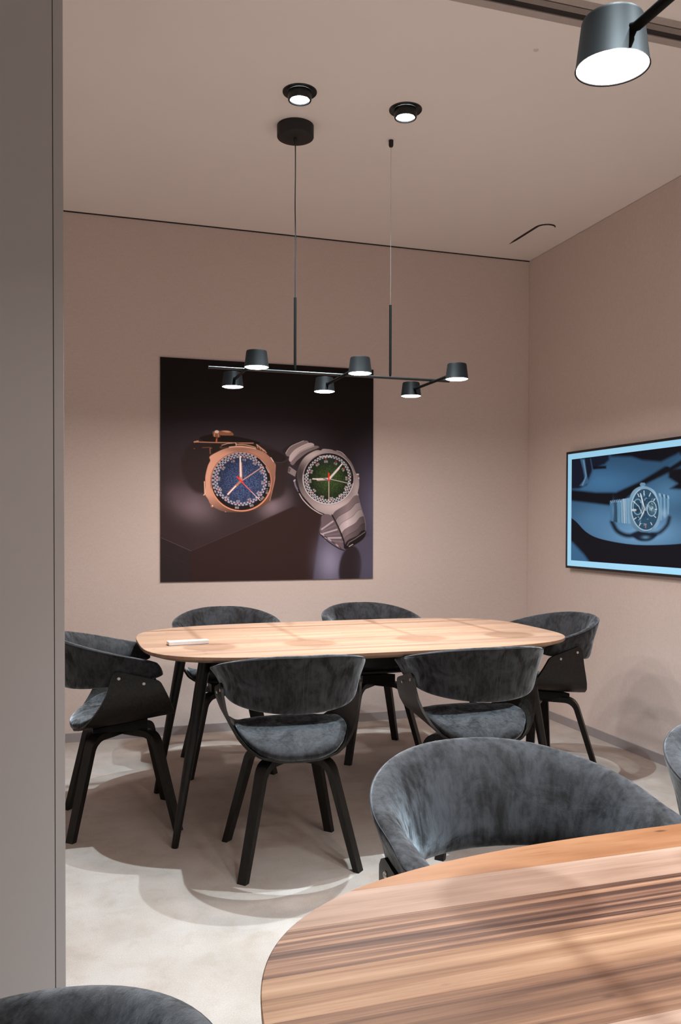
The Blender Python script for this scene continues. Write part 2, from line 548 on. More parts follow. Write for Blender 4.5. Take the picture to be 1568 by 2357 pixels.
WAL = {
    'orange': walnut_mat('walnut orange', (0.36, 0.15, 0.065), (0.50, 0.235, 0.105), (0.60, 0.32, 0.17), 1.3, 0.9, 12),
    'pale': walnut_mat('walnut pale', (0.36, 0.22, 0.155), (0.52, 0.345, 0.255), (0.68, 0.50, 0.39), 4.1, 0.7, 38),
    'stripe': walnut_mat('walnut striped', (0.07, 0.028, 0.018), (0.24, 0.12, 0.075), (0.54, 0.31, 0.19), 7.7, 0.36, 64),
    'tan': walnut_mat('walnut tan', (0.20, 0.095, 0.048), (0.41, 0.225, 0.125), (0.60, 0.375, 0.235), 9.2, 0.5, 50),
    'soft': walnut_mat('walnut overlit', (0.54, 0.315, 0.19), (0.69, 0.44, 0.295), (0.82, 0.58, 0.43), 3.3, 0.9, 34, gain=1.08),  # far table planks: paler wood, the lamps' overexposure put into the colour
    'soft_dark': walnut_mat('walnut overlit dark', (0.44, 0.25, 0.155), (0.61, 0.385, 0.265), (0.77, 0.54, 0.41), 5.3, 0.9, 40, gain=1.08),  # second far table tone, paled for the same overexposure
    'brown': walnut_mat('walnut brown', (0.105, 0.045, 0.025), (0.29, 0.15, 0.085), (0.48, 0.28, 0.165), 12.9, 0.5, 46),
}

def table(name, cx, cy, a, b, n, cuts, tones, label, leg_mats=None, top_z=0.72):
    r = empty(name, (cx, cy, 0))
    tag(r, label, 'table', 'walnut tables with black tapered legs')
    ys = [-b] + cuts + [b]
    for k in range(len(ys) - 1):
        y0, y1 = ys[k], ys[k + 1]
        outer_lo, outer_hi = (k == 0), (k == len(ys) - 2)
        K = 26 if (outer_lo or outer_hi) else 8
        rows = []
        for i in range(K + 1):
            f = i / K
            if outer_lo: f = 1 - math.cos(f * PI / 2)
            if outer_hi: f = math.sin(f * PI / 2)
            rows.append(y0 + (y1 - y0) * f)
        # levels of the edge profile: (z, inset)
        lev = [(top_z, 0.0012), (top_z - 0.0012, 0.0), (top_z - 0.011, 0.0005), (top_z - 0.015, 0.004), (top_z - 0.027, 0.036)]
        bm = bmesh.new()
        loops = []
        for z, ins in lev:
            aa, bb = a - ins, b - ins
            left, right = [], []
            for y in rows:
                yy = y
                if outer_lo: yy = y0 + (y - y0)
                yy = max(-bb, min(bb, yy)) if not (outer_lo or outer_hi) else yy
                if outer_lo: yy = y1 - (y1 - y) * ((y1 + bb) / (y1 + b))
                if outer_hi: yy = y0 + (y - y0) * ((bb - y0) / (b - y0))
                x = se_x(yy, aa, bb, n)
                left.append((-x, yy, z)); right.append((x, yy, z))
            loops.append((left, right))
        V = []
        for left, right in loops:
            lv = [bm.verts.new(p) for p in left]
            rv = [bm.verts.new(p) for p in right]
            V.append((lv, rv))
        # top and bottom strips
        for (lv, rv) in (V[0], V[-1]):
            for i in range(K):
                bm.faces.new((lv[i], rv[i], rv[i + 1], lv[i + 1]))
        for q in range(len(V) - 1):
            for side in (0, 1):
                s0, s1 = V[q][side], V[q + 1][side]
                for i in range(K):
                    bm.faces.new((s0[i], s0[i + 1], s1[i + 1], s1[i]))
            for i in (0, K):
                bm.faces.new((V[q][0][i], V[q][1][i], V[q + 1][1][i], V[q + 1][0][i]))
        bmesh.ops.remove_doubles(bm, verts=bm.verts, dist=1e-6)
        # tiny glue-line gap between staves
        for v in bm.verts:
            if not outer_lo and abs(v.co.y - y0) < 1e-6: v.co.y += 0.00012
            if not outer_hi and abs(v.co.y - y1) < 1e-6: v.co.y -= 0.00012
        o = from_bm('plank', bm, WAL[tones[k]], r, smooth=True)
    # apron frame below the top
    ax, ay = a - 0.24, b - 0.17
    bm = bmesh.new()
    for (x0, x1, y0, y1) in ((-ax, ax, -ay, -ay + 0.022), (-ax, ax, ay - 0.022, ay), (-ax, -ax + 0.022, -ay + 0.022, ay - 0.022), (ax - 0.022, ax, -ay + 0.022, ay - 0.022)):
        add_box(bm, x0, x1, y0, y1, top_z - 0.085, top_z - 0.0275)
    from_bm('apron', bm, M['ash_x'], r, bevel=0.001)
    for sx in (-1, 1):
        for sy in (-1, 1):
            p1 = Vector((sx * (a - 0.105), sy * (b - 0.19), 0.0))
            p0 = Vector((sx * (a - 0.225), sy * (b - 0.235), top_z - 0.0275))
            pts = [p1 + (p0 - p1) * f for f in (0, 0.015, 0.4, 0.8, 1.0)]
            tube('leg', pts, [0.0125, 0.0135, 0.0175, 0.0225, 0.0235], M['ash_z'], r, 24)
    return r

table('dining_table', 1.177, 3.512, 0.905, 0.528, 3.6,
      [-0.40, -0.29, -0.17, -0.06, 0.06, 0.17, 0.29, 0.41],
      ['soft', 'soft_dark', 'soft', 'soft_dark', 'soft', 'soft', 'soft_dark', 'soft', 'soft_dark'],
      'rounded walnut dining table by the back wall with six black velvet chairs around it')
table('dining_table', 1.077, 0.610, 0.905, 0.522, 3.6,
      [-0.42, -0.32, -0.22, -0.12, -0.02, 0.085, 0.182, 0.262, 0.360, 0.440],
      ['tan', 'brown', 'orange', 'tan', 'stripe', 'pale', 'brown', 'tan', 'stripe', 'pale', 'orange'],
      'rounded walnut table in the foreground with bold striped grain and a lamp shadow')

# white slim case lying on the far table
t = empty('slim_case', (0.4575, 3.408, 0.7201), math.radians(5.5))
tag(t, 'slim white plastic pen case lying on the left end of the far walnut table', 'pen case')
bm = bmesh.new()
add_box(bm, -0.080, 0.080, -0.022, 0.022, 0.0015, 0.0145)
from_bm('body', bm, M['white_plastic'], t, smooth=True, bevel=0.005, seg=4)
box('base_strip', -0.077, 0.077, -0.019, 0.019, 0.0, 0.002, M['edge_frame'], t)
box('seam', -0.0005, 0.0005, -0.018, 0.018, 0.0145, 0.0149, M['pale_grey'], t)
lathe('button', [(0, 0.0008), (0.003, 0.0008), (0.0035, 0)], M['pale_grey'], t, 16, (0.020, 0.004, 0.0145))
box('clip', 0.045, 0.066, -0.004, 0.004, 0.0145, 0.0158, M['white_plastic'], t, bevel=0.0005)

# ------------------------------------------------------------------ chairs
A_ = [0, .2, .4, .5, .6, .7, .8, .9, .95, .975, 1.0]
SX = [0, .069, .136, .174, .206, .230, .245, .253, .255, .255, .255]
ZR = [.388, .389, .403, .425, .461, .505, .552, .602, .628, .638, .645]
ZF = [.446, .446, .448, .454, .475, .512, .548, .578, .594, .602, .608]
YR = [-.192, -.186, -.168, -.148, -.122, -.096, -.075, -.061, -.055, -.048, -.030]
YF = [.185, .187, .190, .188, .182, .168, .151, .136, .128, .120, .100]
def si(tab, a):
    return float(np.interp(a, A_, tab))
def smooth_tab(tab, n=161, w=9):
    xs = np.linspace(-1, 1, 2 * n - 1)
    v = np.interp(np.abs(xs), A_, tab)
    ker = np.hanning(w + 2)[1:-1]; ker /= ker.sum()
    pad = np.concatenate([v[:w // 2][::-1] * 0 + v[0], v, v[-(w // 2):] * 0 + v[-1]])
    s = np.convolve(pad, ker, 'valid')
    return xs[n - 1:], s[n - 1:]
TAB = {}
for nm, tb in (('SX', SX), ('ZR', ZR), ('ZF', ZF), ('YR', YR), ('YF', YF)):
    xs_, v_ = smooth_tab(tb, w=7 if nm != 'SX' else 3)
    TAB[nm] = (xs_, v_)
def st(nm, a):
    return float(np.interp(abs(a), *TAB[nm]))

def shell_pt(s, tt):
    """s -1..1 left arm top to right arm top, tt 0 rear .. 1 front"""
    x = st('SX', s) * (1 if s >= 0 else -1)
    zr, zf, yr, yf = st('ZR', s), st('ZF', s), st('YR', s), st('YF', s)
    sag = -0.006 * math.sin(PI * tt) * max(0, 1 - (abs(s) / 0.5) ** 2)
    return Vector((x, yr + (yf - yr) * tt, zr + (zf - zr) * tt + sag))

def grid_solid(bm, P, thick):
    """P[i][j] grid -> closed solid, thickness along grid normal"""
    n, m_ = len(P), len(P[0])
    top = [[bm.verts.new(P[i][j]) for j in range(m_)] for i in range(n)]
    bot = []
    for i in range(n):
        row = []
        for j in range(m_):
            du = P[min(i + 1, n - 1)][j] - P[max(i - 1, 0)][j]
            dv = P[i][min(j + 1, m_ - 1)] - P[i][max(j - 1, 0)]
            nn = du.cross(dv).normalized()
            row.append(bm.verts.new(P[i][j] + nn * thick))
        bot.append(row)
    for i in range(n - 1):
        for j in range(m_ - 1):
            bm.faces.new((top[i][j], top[i + 1][j], top[i + 1][j + 1], top[i][j + 1]))
            bm.faces.new((bot[i][j], bot[i][j + 1], bot[i + 1][j + 1], bot[i + 1][j]))
    for i in range(n - 1):
        bm.faces.new((top[i][0], bot[i][0], bot[i + 1][0], top[i + 1][0]))
        bm.faces.new((top[i][-1], top[i + 1][-1], bot[i + 1][-1], bot[i][-1]))
    for j in range(m_ - 1):
        bm.faces.new((top[0][j], top[0][j + 1], bot[0][j + 1], bot[0][j]))
        bm.faces.new((top[-1][j], bot[-1][j], bot[-1][j + 1], top[-1][j + 1]))

def shell_z(x, y):
    # height of shell inside surface at plan position
    ax = abs(x)
    a = float(np.interp(ax, SX[:-1], A_[:-1]))
    zr, zf, yr, yf = si(ZR, a), si(ZF, a), si(YR, a), si(YF, a)
    tt = (y - yr) / (yf - yr)
    tt = max(-0.05, min(1.05, tt))
    return zr + (zf - zr) * tt

def spow(v, e):
    return math.copysign(abs(v) ** e, v)

def back_path(u):
    """returns bottom xy, top xy, inward normal, z bottom, z top"""
    au = min(1.0, abs(u))
    sg = 1 if u >= 0 else -1
    U0 = 0.66
    if au < U0:
        ph = au / U0 * PI / 2
        s_, c_ = math.sin(ph) ** 1.02, math.cos(ph)
        top = Vector((0.280 * s_, -0.010 - 0.282 * c_, 0))
        bot = Vector((0.238 * s_, -0.012 - 0.230 * c_, 0))
        nrm = Vector((-math.sin(ph), math.cos(ph), 0))
    else:
        f = (au - U0) / (1 - U0)
        top = Vector((0.280 + 0.013 * f * f, -0.010 + 0.116 * f, 0))
        bot = Vector((0.238 + 0.002 * f, -0.012 + 0.152 * f, 0))
        nrm = Vector((-1, -0.0, 0))
    for v in (top, bot, nrm):
        v.x *= sg
    dy = max(0.0, top.y + 0.292)
    zt = 0.765 - 0.228 * max(0.0, dy - 0.012 * (1 - math.exp(-dy / 0.012)))
    zb = 0.560 + 0.022 * max(0, (bot.y + 0.242)) / 0.2
    if au > U0:
        f = (au - U0) / (1 - U0)
        zb += 0.010 * f * f
    return bot, top, nrm, zb, zt

def back_pt(u, k, w, th=0.043):
    bot, top, nrm, zb, zt = back_path(u)
    fl = k ** 2.1
    p = bot.lerp(top, fl)
    z = zb + (zt - zb) * k
    belly = 0.004 * math.sin(PI * k)
    p = p + nrm * ((th + belly) * w - belly * 0.6)
    p.z = z
    return p

def make_chair(name):
    r = empty(name, (0, 0, 0))
    # bentwood shell, with the arm plates
    bm = bmesh.new()
    S = [-1 + 2 * i / 72 for i in range(73)]
    T = [j / 14 for j in range(15)]
    # round the top corners of the arm plates
    P = [[shell_pt(s, t_) for t_ in T] for s in S]
    for row, srow in zip(P, S):
        pass
    grid_solid(bm, P, 0.009)
    sh = from_bm('shell', bm, M['ash_x'], r, smooth=True)
    # seat cushion
    bm = bmesh.new()
    NT, NR = 56, 12
    def bound(th):
        c, s = math.cos(th), math.sin(th)
        if s >= 0:
            return 0.198 * spow(c, 2 / 3.2), -0.02 + 0.178 * spow(s, 2 / 3.2)
        return 0.198 * spow(c, 2 / 2.4), -0.02 + 0.180 * spow(s, 2 / 2.2)
    topv, botv = [], []
    for j in range(NR + 1):
        rr = j / NR
        rr = 1 - (1 - rr) ** 1.8
        rt_, rb_ = [], []
        for i in range(NT if j > 0 else 1):
            bx, by = bound(2 * PI * i / NT)
            x, y = bx * rr, -0.02 + (by + 0.02) * rr
            zb = shell_z(x * 1.02, y) + 0.0105
            h = 0.012 + 0.038 * (max(0.0, 1 - rr ** 3.2)) ** 0.55
            rt_.append(bm.verts.new((x, y, zb + h)))
            rb_.append(bm.verts.new((x * 0.985, -0.02 + (y + 0.02) * 0.985, zb)))
        topv.append(rt_); botv.append(rb_)
    for V in (topv, botv):
        for j in range(NR):
            for i in range(NT):
                k = (i + 1) % NT
                if j == 0:
                    bm.faces.new((V[0][0], V[1][i], V[1][k]))
                else:
                    bm.faces.new((V[j][i], V[j][k], V[j + 1][k], V[j + 1][i]))
    for i in range(NT):
        k = (i + 1) % NT
        bm.faces.new((topv[-1][i], topv[-1][k], botv[-1][k], botv[-1][i]))
    from_bm('seat', bm, M['velvet'], r).data.polygons.foreach_set('use_smooth', [True] * (NT * (2 * NR + 1)))
    # padded wrap-around back
    bm = bmesh.new()
    NU, NV = 96, 30
    rings = []
    for i in range(NU + 1):
        u = -1 + 2 * i / NU
        u = math.copysign(1 - (1 - abs(u)) ** 1.15, u)
        e = (1 - abs(u)) / 0.10
        sc = 1.0 if e >= 1 else max(0.0, 1 - (1 - e) ** 2.6) ** 0.5
        sck = 1.0 if e >= 1 else 0.80 + 0.20 * max(0.0, 1 - (1 - e) ** 2) ** 0.5
        ring_ = []
        for j in range(NV):
            al = 2 * PI * j / NV
            k = 0.5 + 0.5 * spow(math.sin(al), 0.42) * sck
            w = 0.5 + 0.5 * spow(math.cos(al), 0.75) * max(0.06, sc)
            # softly fuller rim
            ring_.append(bm.verts.new(back_pt(u, k, w)))
        rings.append(ring_)
    for a, b in zip(rings[:-1], rings[1:]):
        for j in range(NV):
            bm.faces.new((a[j], a[(j + 1) % NV], b[(j + 1) % NV], b[j]))
    bm.faces.new(rings[0]); bm.faces.new(rings[-1][::-1])
    bk = from_bm('backrest', bm, M['velvet'], r)
    bk.data.polygons.foreach_set('use_smooth', [True] * len(bk.data.polygons))
    # piping along the outer top edge, and the vertical double seam behind
    bm = bmesh.new()
    pts = []
    for i in range(61):
        u = -0.84 + 1.68 * i / 60
        al = 2 * PI * 0.335
        k = 0.5 + 0.5 * spow(math.sin(al), 0.42)
        w = 0.5 + 0.5 * spow(math.cos(al), 0.75)
        pts.append(back_pt(u, k, w))
    add_tube(bm, pts, [0.0002 + 0.0016 * min(1, min(i, 60 - i) / 14) for i in range(61)], 6)
    from_bm('piping', bm, M['velvet_seam'], bk, smooth=True)
    bm = bmesh.new()
    for du in (-0.013, 0.013):
        pts = [back_pt(du, 0.10 + 0.80 * i / 10, -0.004) for i in range(11)]
        add_tube(bm, pts, 0.0009, 5)
    from_bm('seam', bm, M['velvet_seam'], bk, smooth=True)
    # screws through the arm plates
    for sx in (-1, 1):
        for (y, z) in ((-0.028, 0.617), (0.064, 0.593)):
            bm = bmesh.new()
            add_lathe(bm, [(0, 0.0012), (0.0022, 0.0012), (0.0026, 0.0026), (0.0052, 0.0026), (0.0066, 0.0010), (0.0066, -0.003)], 16)
            x = st('SX', 0.93) + 0.0002
            mt = Matrix.Translation((sx * x, y, z)) @ Matrix.Rotation(sx * PI / 2, 4, 'Y')
            bmesh.ops.transform(bm, matrix=mt, verts=bm.verts)
            from_bm('screw', bm, M['steel'], r, smooth=True)['label'] = 'round steel screw head'
    # swivel plate and bent legs
    bm = bmesh.new()
    add_box(bm, -0.088, 0.088, -0.115, 0.095, 0.3775, 0.3935)
    for v in bm.verts:
        if v.co.z > 0.39 and v.co.y > 0: v.co.z = 0.4215
    from_bm('swivel_plate', bm, M['black_metal'], r, smooth=True, bevel=0.004)
    for k in range(4):
        ang = PI / 4 + k * PI / 2
        dr = Vector((math.cos(ang), math.sin(ang), 0))
        tn = Vector((-dr.y, dr.x, 0))
        zt = 0.366
        kx = 0.168
        foot = Vector((0.283, 0, 0.0))
        rad = 0.045
        # profile path in (radial, z)
        path_ = [(0.022, zt + 0.002), (0.07, zt + 0.001)]
        d1 = Vector((1, -0.02)).normalized()
        d2 = Vector((foot.x - kx, -zt)).normalized()
        p1 = Vector((kx, zt)) - d1 * rad
        p2 = Vector((kx, zt)) + d2 * rad
        for i in range(9):
            f = i / 8
            q = p1 * (1 - f) ** 2 + Vector((kx, zt)) * 2 * f * (1 - f) + p2 * f * f
            path_.append((q.x, q.y))
        for f in (0.3, 0.6, 1.0):
            q = p2 + (Vector((foot.x, 0)) - p2) * f
            path_.append((q.x, q.y))
        L = len(path_)
        bm = bmesh.new()
        rings = []
        for i, (pr, pz) in enumerate(path_):
            a = Vector(path_[max(i - 1, 0)]); b = Vector(path_[min(i + 1, L - 1)])
            d = (b - a).normalized()
            if i == L - 1: nn = Vector((1.0, 0.0)) ; hsc = 1.0
            else: nn = Vector((-d.y, d.x)); hsc = 1.0
            f = max(0, (i - 6) / (L - 7))
            w = 0.0235 - 0.0065 * f
            h = 0.0125 - 0.0015 * f
            ring_ = []
            for (sw, sh_) in ((-1, -1), (1, -1), (1, 1), (-1, 1)):
                pp_ = Vector((pr, pz)) + nn * (h * sh_)
                v = dr * pp_.x + tn * (w * sw)
                v.z = max(0.0, pp_.y)
                ring_.append(bm.verts.new(v))
            rings.append(ring_)
        for a, b in zip(rings[:-1], rings[1:]):
            for j in range(4):
                bm.faces.new((a[j], a[(j + 1) % 4], b[(j + 1) % 4], b[j]))
        bm.faces.new(rings[0]); bm.faces.new(rings[-1][::-1])
        from_bm('leg', bm, M['ash_z'], r, smooth=True, bevel=0.0018)
    return r

chair0 = make_chair('dining_chair')
used = [False]
def place_chair(x, y, deg, label, group):
    """deg: 0 faces +Y, positive turns left"""
    o = chair0 if not used[0] else copy_tree(chair0)
    used[0] = True
    o.location = (x, y, 0)
    o.rotation_euler = (0, 0, math.radians(deg))
    tag(o, label, 'chair', group)
    return o
G1 = 'black velvet chairs around the far table'
G2 = 'black velvet chairs around the foreground table'
place_chair(0.764, 2.978, -2.5, 'black velvet chair tucked under the far table, back to us, leftmost of the two', G1)
place_chair(1.478, 2.968, -3, 'black velvet chair tucked under the far table, back to us, rightmost of the two', G1)
place_chair(0.208, 3.545, -89, 'black velvet chair at the left end of the far table, side on beside the partition', G1)
place_chair(0.758, 4.194, 176, 'black velvet chair behind the far table, under the left half of the framed watch poster', G1)
place_chair(1.533, 4.213, 179, 'black velvet chair behind the far table, facing us between poster and room corner', G1)
place_chair(2.160, 3.610, 95, 'black velvet chair at the right end of the far table, below the blue screen', G1)
place_chair(0.758, 1.299, 182, 'large black velvet chair facing us behind the foreground table, its wide curved back fully seen', G2)
place_chair(1.389, 1.297, 180.5, 'black velvet chair cut off at the right edge beside the foreground table', G2)
place_chair(-0.152, 0.700, 73, 'black velvet chair in the bottom left corner, only its dark rounded rim in view', G2)

# ------------------------------------------------------------------ flat pictures
def tri_mesh_grid(name, P00, DU, DV, nu, nv, colors, mat, parent):
    """flat printed sheet: (nv+1)x(nu+1) vertices, colours stored per vertex"""
    us = np.linspace(0, 1, nu + 1); vs_ = np.linspace(0, 1, nv + 1)
    U_, V_ = np.meshgrid(us, vs_)
    co = (np.array(P00)[None, None, :] + U_[..., None] * np.array(DU) + V_[..., None] * np.array(DV)).reshape(-1, 3)
    idx = np.arange((nu + 1) * (nv + 1)).reshape(nv + 1, nu + 1)
    quads = np.stack([idx[:-1, :-1], idx[1:, :-1], idx[1:, 1:], idx[:-1, 1:]], -1).reshape(-1, 4)
    me = bpy.data.meshes.new(name)
    me.vertices.add(len(co)); me.vertices.foreach_set('co', co.ravel())
    me.loops.add(quads.size); me.loops.foreach_set('vertex_index', quads.ravel())
    me.polygons.add(len(quads))
    me.polygons.foreach_set('loop_start', np.arange(len(quads)) * 4)
    me.polygons.foreach_set('loop_total', np.full(len(quads), 4))
    me.update()
    ca = me.color_attributes.new('print', 'FLOAT_COLOR', 'POINT')
    rgba = np.ones((len(co), 4), np.float32); rgba[:, :3] = colors.reshape(-1, 3)
    ca.data.foreach_set('color', rgba.ravel())
    return link(name, me, mat, parent)

def srgb(c):
    c = np.asarray(c, float) / 255.0
    return np.where(c <= 0.04045, c / 12.92, ((c + 0.055) / 1.055) ** 2.4)

class Pic:
    """little painter over an array of layout coordinates"""
    def __init__(self, X, Y, aa):
        self.X, self.Y, self.aa = X, Y, aa
        self.im = np.zeros(X.shape + (3,))
        self.T = (0.0, 0.0, 1.0)
    def tf(self, pts):
        ox, oy, s = self.T
        return [(ox + x * s, oy + y * s) for x, y in pts]
    def fill(self, c):
        self.im[:] = c
    def mix(self, mask, c, sl=None):
        c = np.asarray(c, float)
        if sl is None:
            self.im += (c - self.im) * mask[..., None]
        else:
            self.im[sl] += (c - self.im[sl]) * mask[..., None]
    def bbox(self, x0, x1, y0, y1):
        col = (self.X.max(0) >= x0) & (self.X.min(0) <= x1)
        row = (self.Y.max(1) >= y0) & (self.Y.min(1) <= y1)
        ci, ri = np.where(col)[0], np.where(row)[0]
        if len(ci) == 0 or len(ri) == 0: return None
        return (slice(ri[0], ri[-1] + 1), slice(ci[0], ci[-1] + 1))
    def sd_poly(self, pts, pad):
        xs = [p[0] for p in pts]; ys = [p[1] for p in pts]
        sl = self.bbox(min(xs) - pad, max(xs) + pad, min(ys) - pad, max(ys) + pad)
        if sl is None: return None, None
        X, Y = self.X[sl], self.Y[sl]
        d = np.full(X.shape, 1e18); s = np.ones(X.shape)
        n = len(pts)
        for i in range(n):
            ax, ay = pts[i]; bx, by = pts[i - 1]
            ex, ey = bx - ax, by - ay
            wx, wy = X - ax, Y - ay
            t_ = np.clip((wx * ex + wy * ey) / (ex * ex + ey * ey + 1e-12), 0, 1)
            dx, dy = wx - ex * t_, wy - ey * t_
            d = np.minimum(d, dx * dx + dy * dy)
            c1 = Y >= ay; c2 = Y < by; c3 = (ex * wy) > (ey * wx)
            flip = (c1 & c2 & c3) | (~c1 & ~c2 & ~c3)
            s = np.where(flip, -s, s)
        return s * np.sqrt(d), sl
    def poly(self, pts, c, soft=0.0, alpha=1.0):
        pts = self.tf(pts)
        w = max(self.aa, soft * self.T[2])
        d, sl = self.sd_poly(pts, w * 1.2)
        if d is None: return
        m_ = np.clip(0.5 - d / w, 0, 1)
        if soft > 0: m_ = m_ * m_ * (3 - 2 * m_)
        self.mix(m_ * alpha, c, sl)
    def gpoly(self, pts, fn, soft=0.0, alpha=1.0):
        """polygon filled with colour function fn(x,y) in local coords"""
        P_ = self.tf(pts)
        w = max(self.aa, soft * self.T[2])
        d, sl = self.sd_poly(P_, w * 1.2)
        if d is None: return
        m_ = np.clip(0.5 - d / w, 0, 1)
        ox, oy, s = self.T
        c = fn((self.X[sl] - ox) / s, (self.Y[sl] - oy) / s)
        self.im[sl] += (c - self.im[sl]) * (m_ * alpha)[..., None]
    def line(self, pts, w, c, soft=0.0, alpha=1.0):
        P_ = self.tf(pts); hw = w * self.T[2] / 2
        aw = max(self.aa, soft * self.T[2])
        xs = [p[0] for p in P_]; ys = [p[1] for p in P_]
        pad = hw + aw * 1.2
        sl = self.bbox(min(xs) - pad, max(xs) + pad, min(ys) - pad, max(ys) + pad)
        if sl is None: return
        X, Y = self.X[sl], self.Y[sl]
        d = np.full(X.shape, 1e18)
        for (ax, ay), (bx, by) in zip(P_[:-1], P_[1:]):
            ex, ey = bx - ax, by - ay
            t_ = np.clip(((X - ax) * ex + (Y - ay) * ey) / (ex * ex + ey * ey + 1e-12), 0, 1)
            d = np.minimum(d, (X - ax - ex * t_) ** 2 + (Y - ay - ey * t_) ** 2)
        d = np.sqrt(d) - hw
        cov = min(1.0, 2 * hw / self.aa) if 2 * hw < self.aa else 1.0
        m_ = np.clip(0.5 - d / aw, 0, 1) * cov
        self.mix(m_ * alpha, c, sl)
    def blob(self, cx, cy, rx, ry, c, alpha=1.0, rot=0.0, p=2.0):
        ox, oy, s = self.T
        x = (self.X - ox) / s - cx; y = (self.Y - oy) / s - cy
        cr, sr = math.cos(rot), math.sin(rot)
        q = ((x * cr + y * sr) / rx) ** 2 + ((-x * sr + y * cr) / ry) ** 2
        self.mix(np.exp(-q ** (p / 2)) * alpha, c)
    def ell(self, cx, cy, rx, ry, rot=0.0, n=64, a0=0.0, a1=2 * PI):
        cr, sr = math.cos(rot), math.sin(rot)
        out = []
        for i in range(n):
            a = a0 + (a1 - a0) * i / (n if a1 - a0 > 6.28 else n - 1)
            x, y = rx * math.cos(a), ry * math.sin(a)
            out.append((cx + x * cr - y * sr, cy + x * sr + y * cr))
        return out
    def smoothc(self, pts, n=8, closed=True):
        out = []
        N_ = len(pts)
        for i in range(N_ if closed else N_ - 1):
            g = lambda k: pts[k % N_] if closed else pts[max(0, min(N_ - 1, k))]
            p0, p1, p2, p3 = g(i - 1), g(i), g(i + 1), g(i + 2)
            for j in range(n):
                t_ = j / n
                out.append(tuple(0.5 * (2 * p1[q] + (p2[q] - p0[q]) * t_ + (2 * p0[q] - 5 * p1[q] + 4 * p2[q] - p3[q]) * t_ ** 2 + (3 * p1[q] - p0[q] - 3 * p2[q] + p3[q]) * t_ ** 3) for q in (0, 1)))
        if not closed: out.append(pts[-1])
        return out

GLYPH = {'0': ['0,0 2,0 2,4 0,4 0,0'], '1': ['0.4,0.8 1.1,0 1.1,4'], '2': ['0,0 2,0 2,2 0,2 0,4 2,4'], '3': ['0,0 2,0 2,4 0,4', '0.4,2 2,2'],
         '4': ['1.6,4 1.6,0 0,2.8 2.2,2.8'], '5': ['2,0 0,0 0,1.8 2,1.8 2,4 0,4'], '6': ['2,0 0,0 0,4 2,4 2,2 0,2'], '7': ['0,0 2,0 0.8,4'],
         '8': ['0,0 2,0 2,4 0,4 0,0', '0,2 2,2'], '9': ['2,2 0,2 0,0 2,0 2,4 0,4'],
         'U': ['0,0 0,4 2,4 2,0'], 'N': ['0,4 0,0 2,4 2,0'], 'I': ['1,0 1,4'], 'T': ['0,0 2,0', '1,0 1,4'], 'S': ['2,0 0,0 0,2 2,2 2,4 0,4'],
         'P': ['0,4 0,0 2,0 2,2 0,2'], 'E': ['2,0 0,0 0,4 2,4', '0,2 1.6,2'], 'R': ['0,4 0,0 2,0 2,2 0,2 2,4'], 'H': ['0,0 0,4', '2,0 2,4', '0,2 2,2'],
         'O': ['0,0 2,0 2,4 0,4 0,0'], ' ': []}
def text(pic, s, cx, cy, h, ang, c, w=None, lw=None, track=1.45):
    """upright text centred on cx, cy; ang = rotation of baseline"""
    u = h / 4.0
    wu = (w or 1.15) * u
    adv = (2 + track) * wu
    x0 = -(len(s) * adv - track * wu) / 2
    ca, sa = math.cos(ang), math.sin(ang)
    for i, ch in enumerate(s):
        for stroke in GLYPH[ch]:
            pts = []
            for tok in stroke.split():
                gx, gy = map(float, tok.split(','))
                lx, ly = x0 + i * adv + gx * wu, -h / 2 + gy * u
                pts.append((cx + lx * ca - ly * sa, cy + lx * sa + ly * ca))
            pic.line(pts, lw or h * 0.2, c)

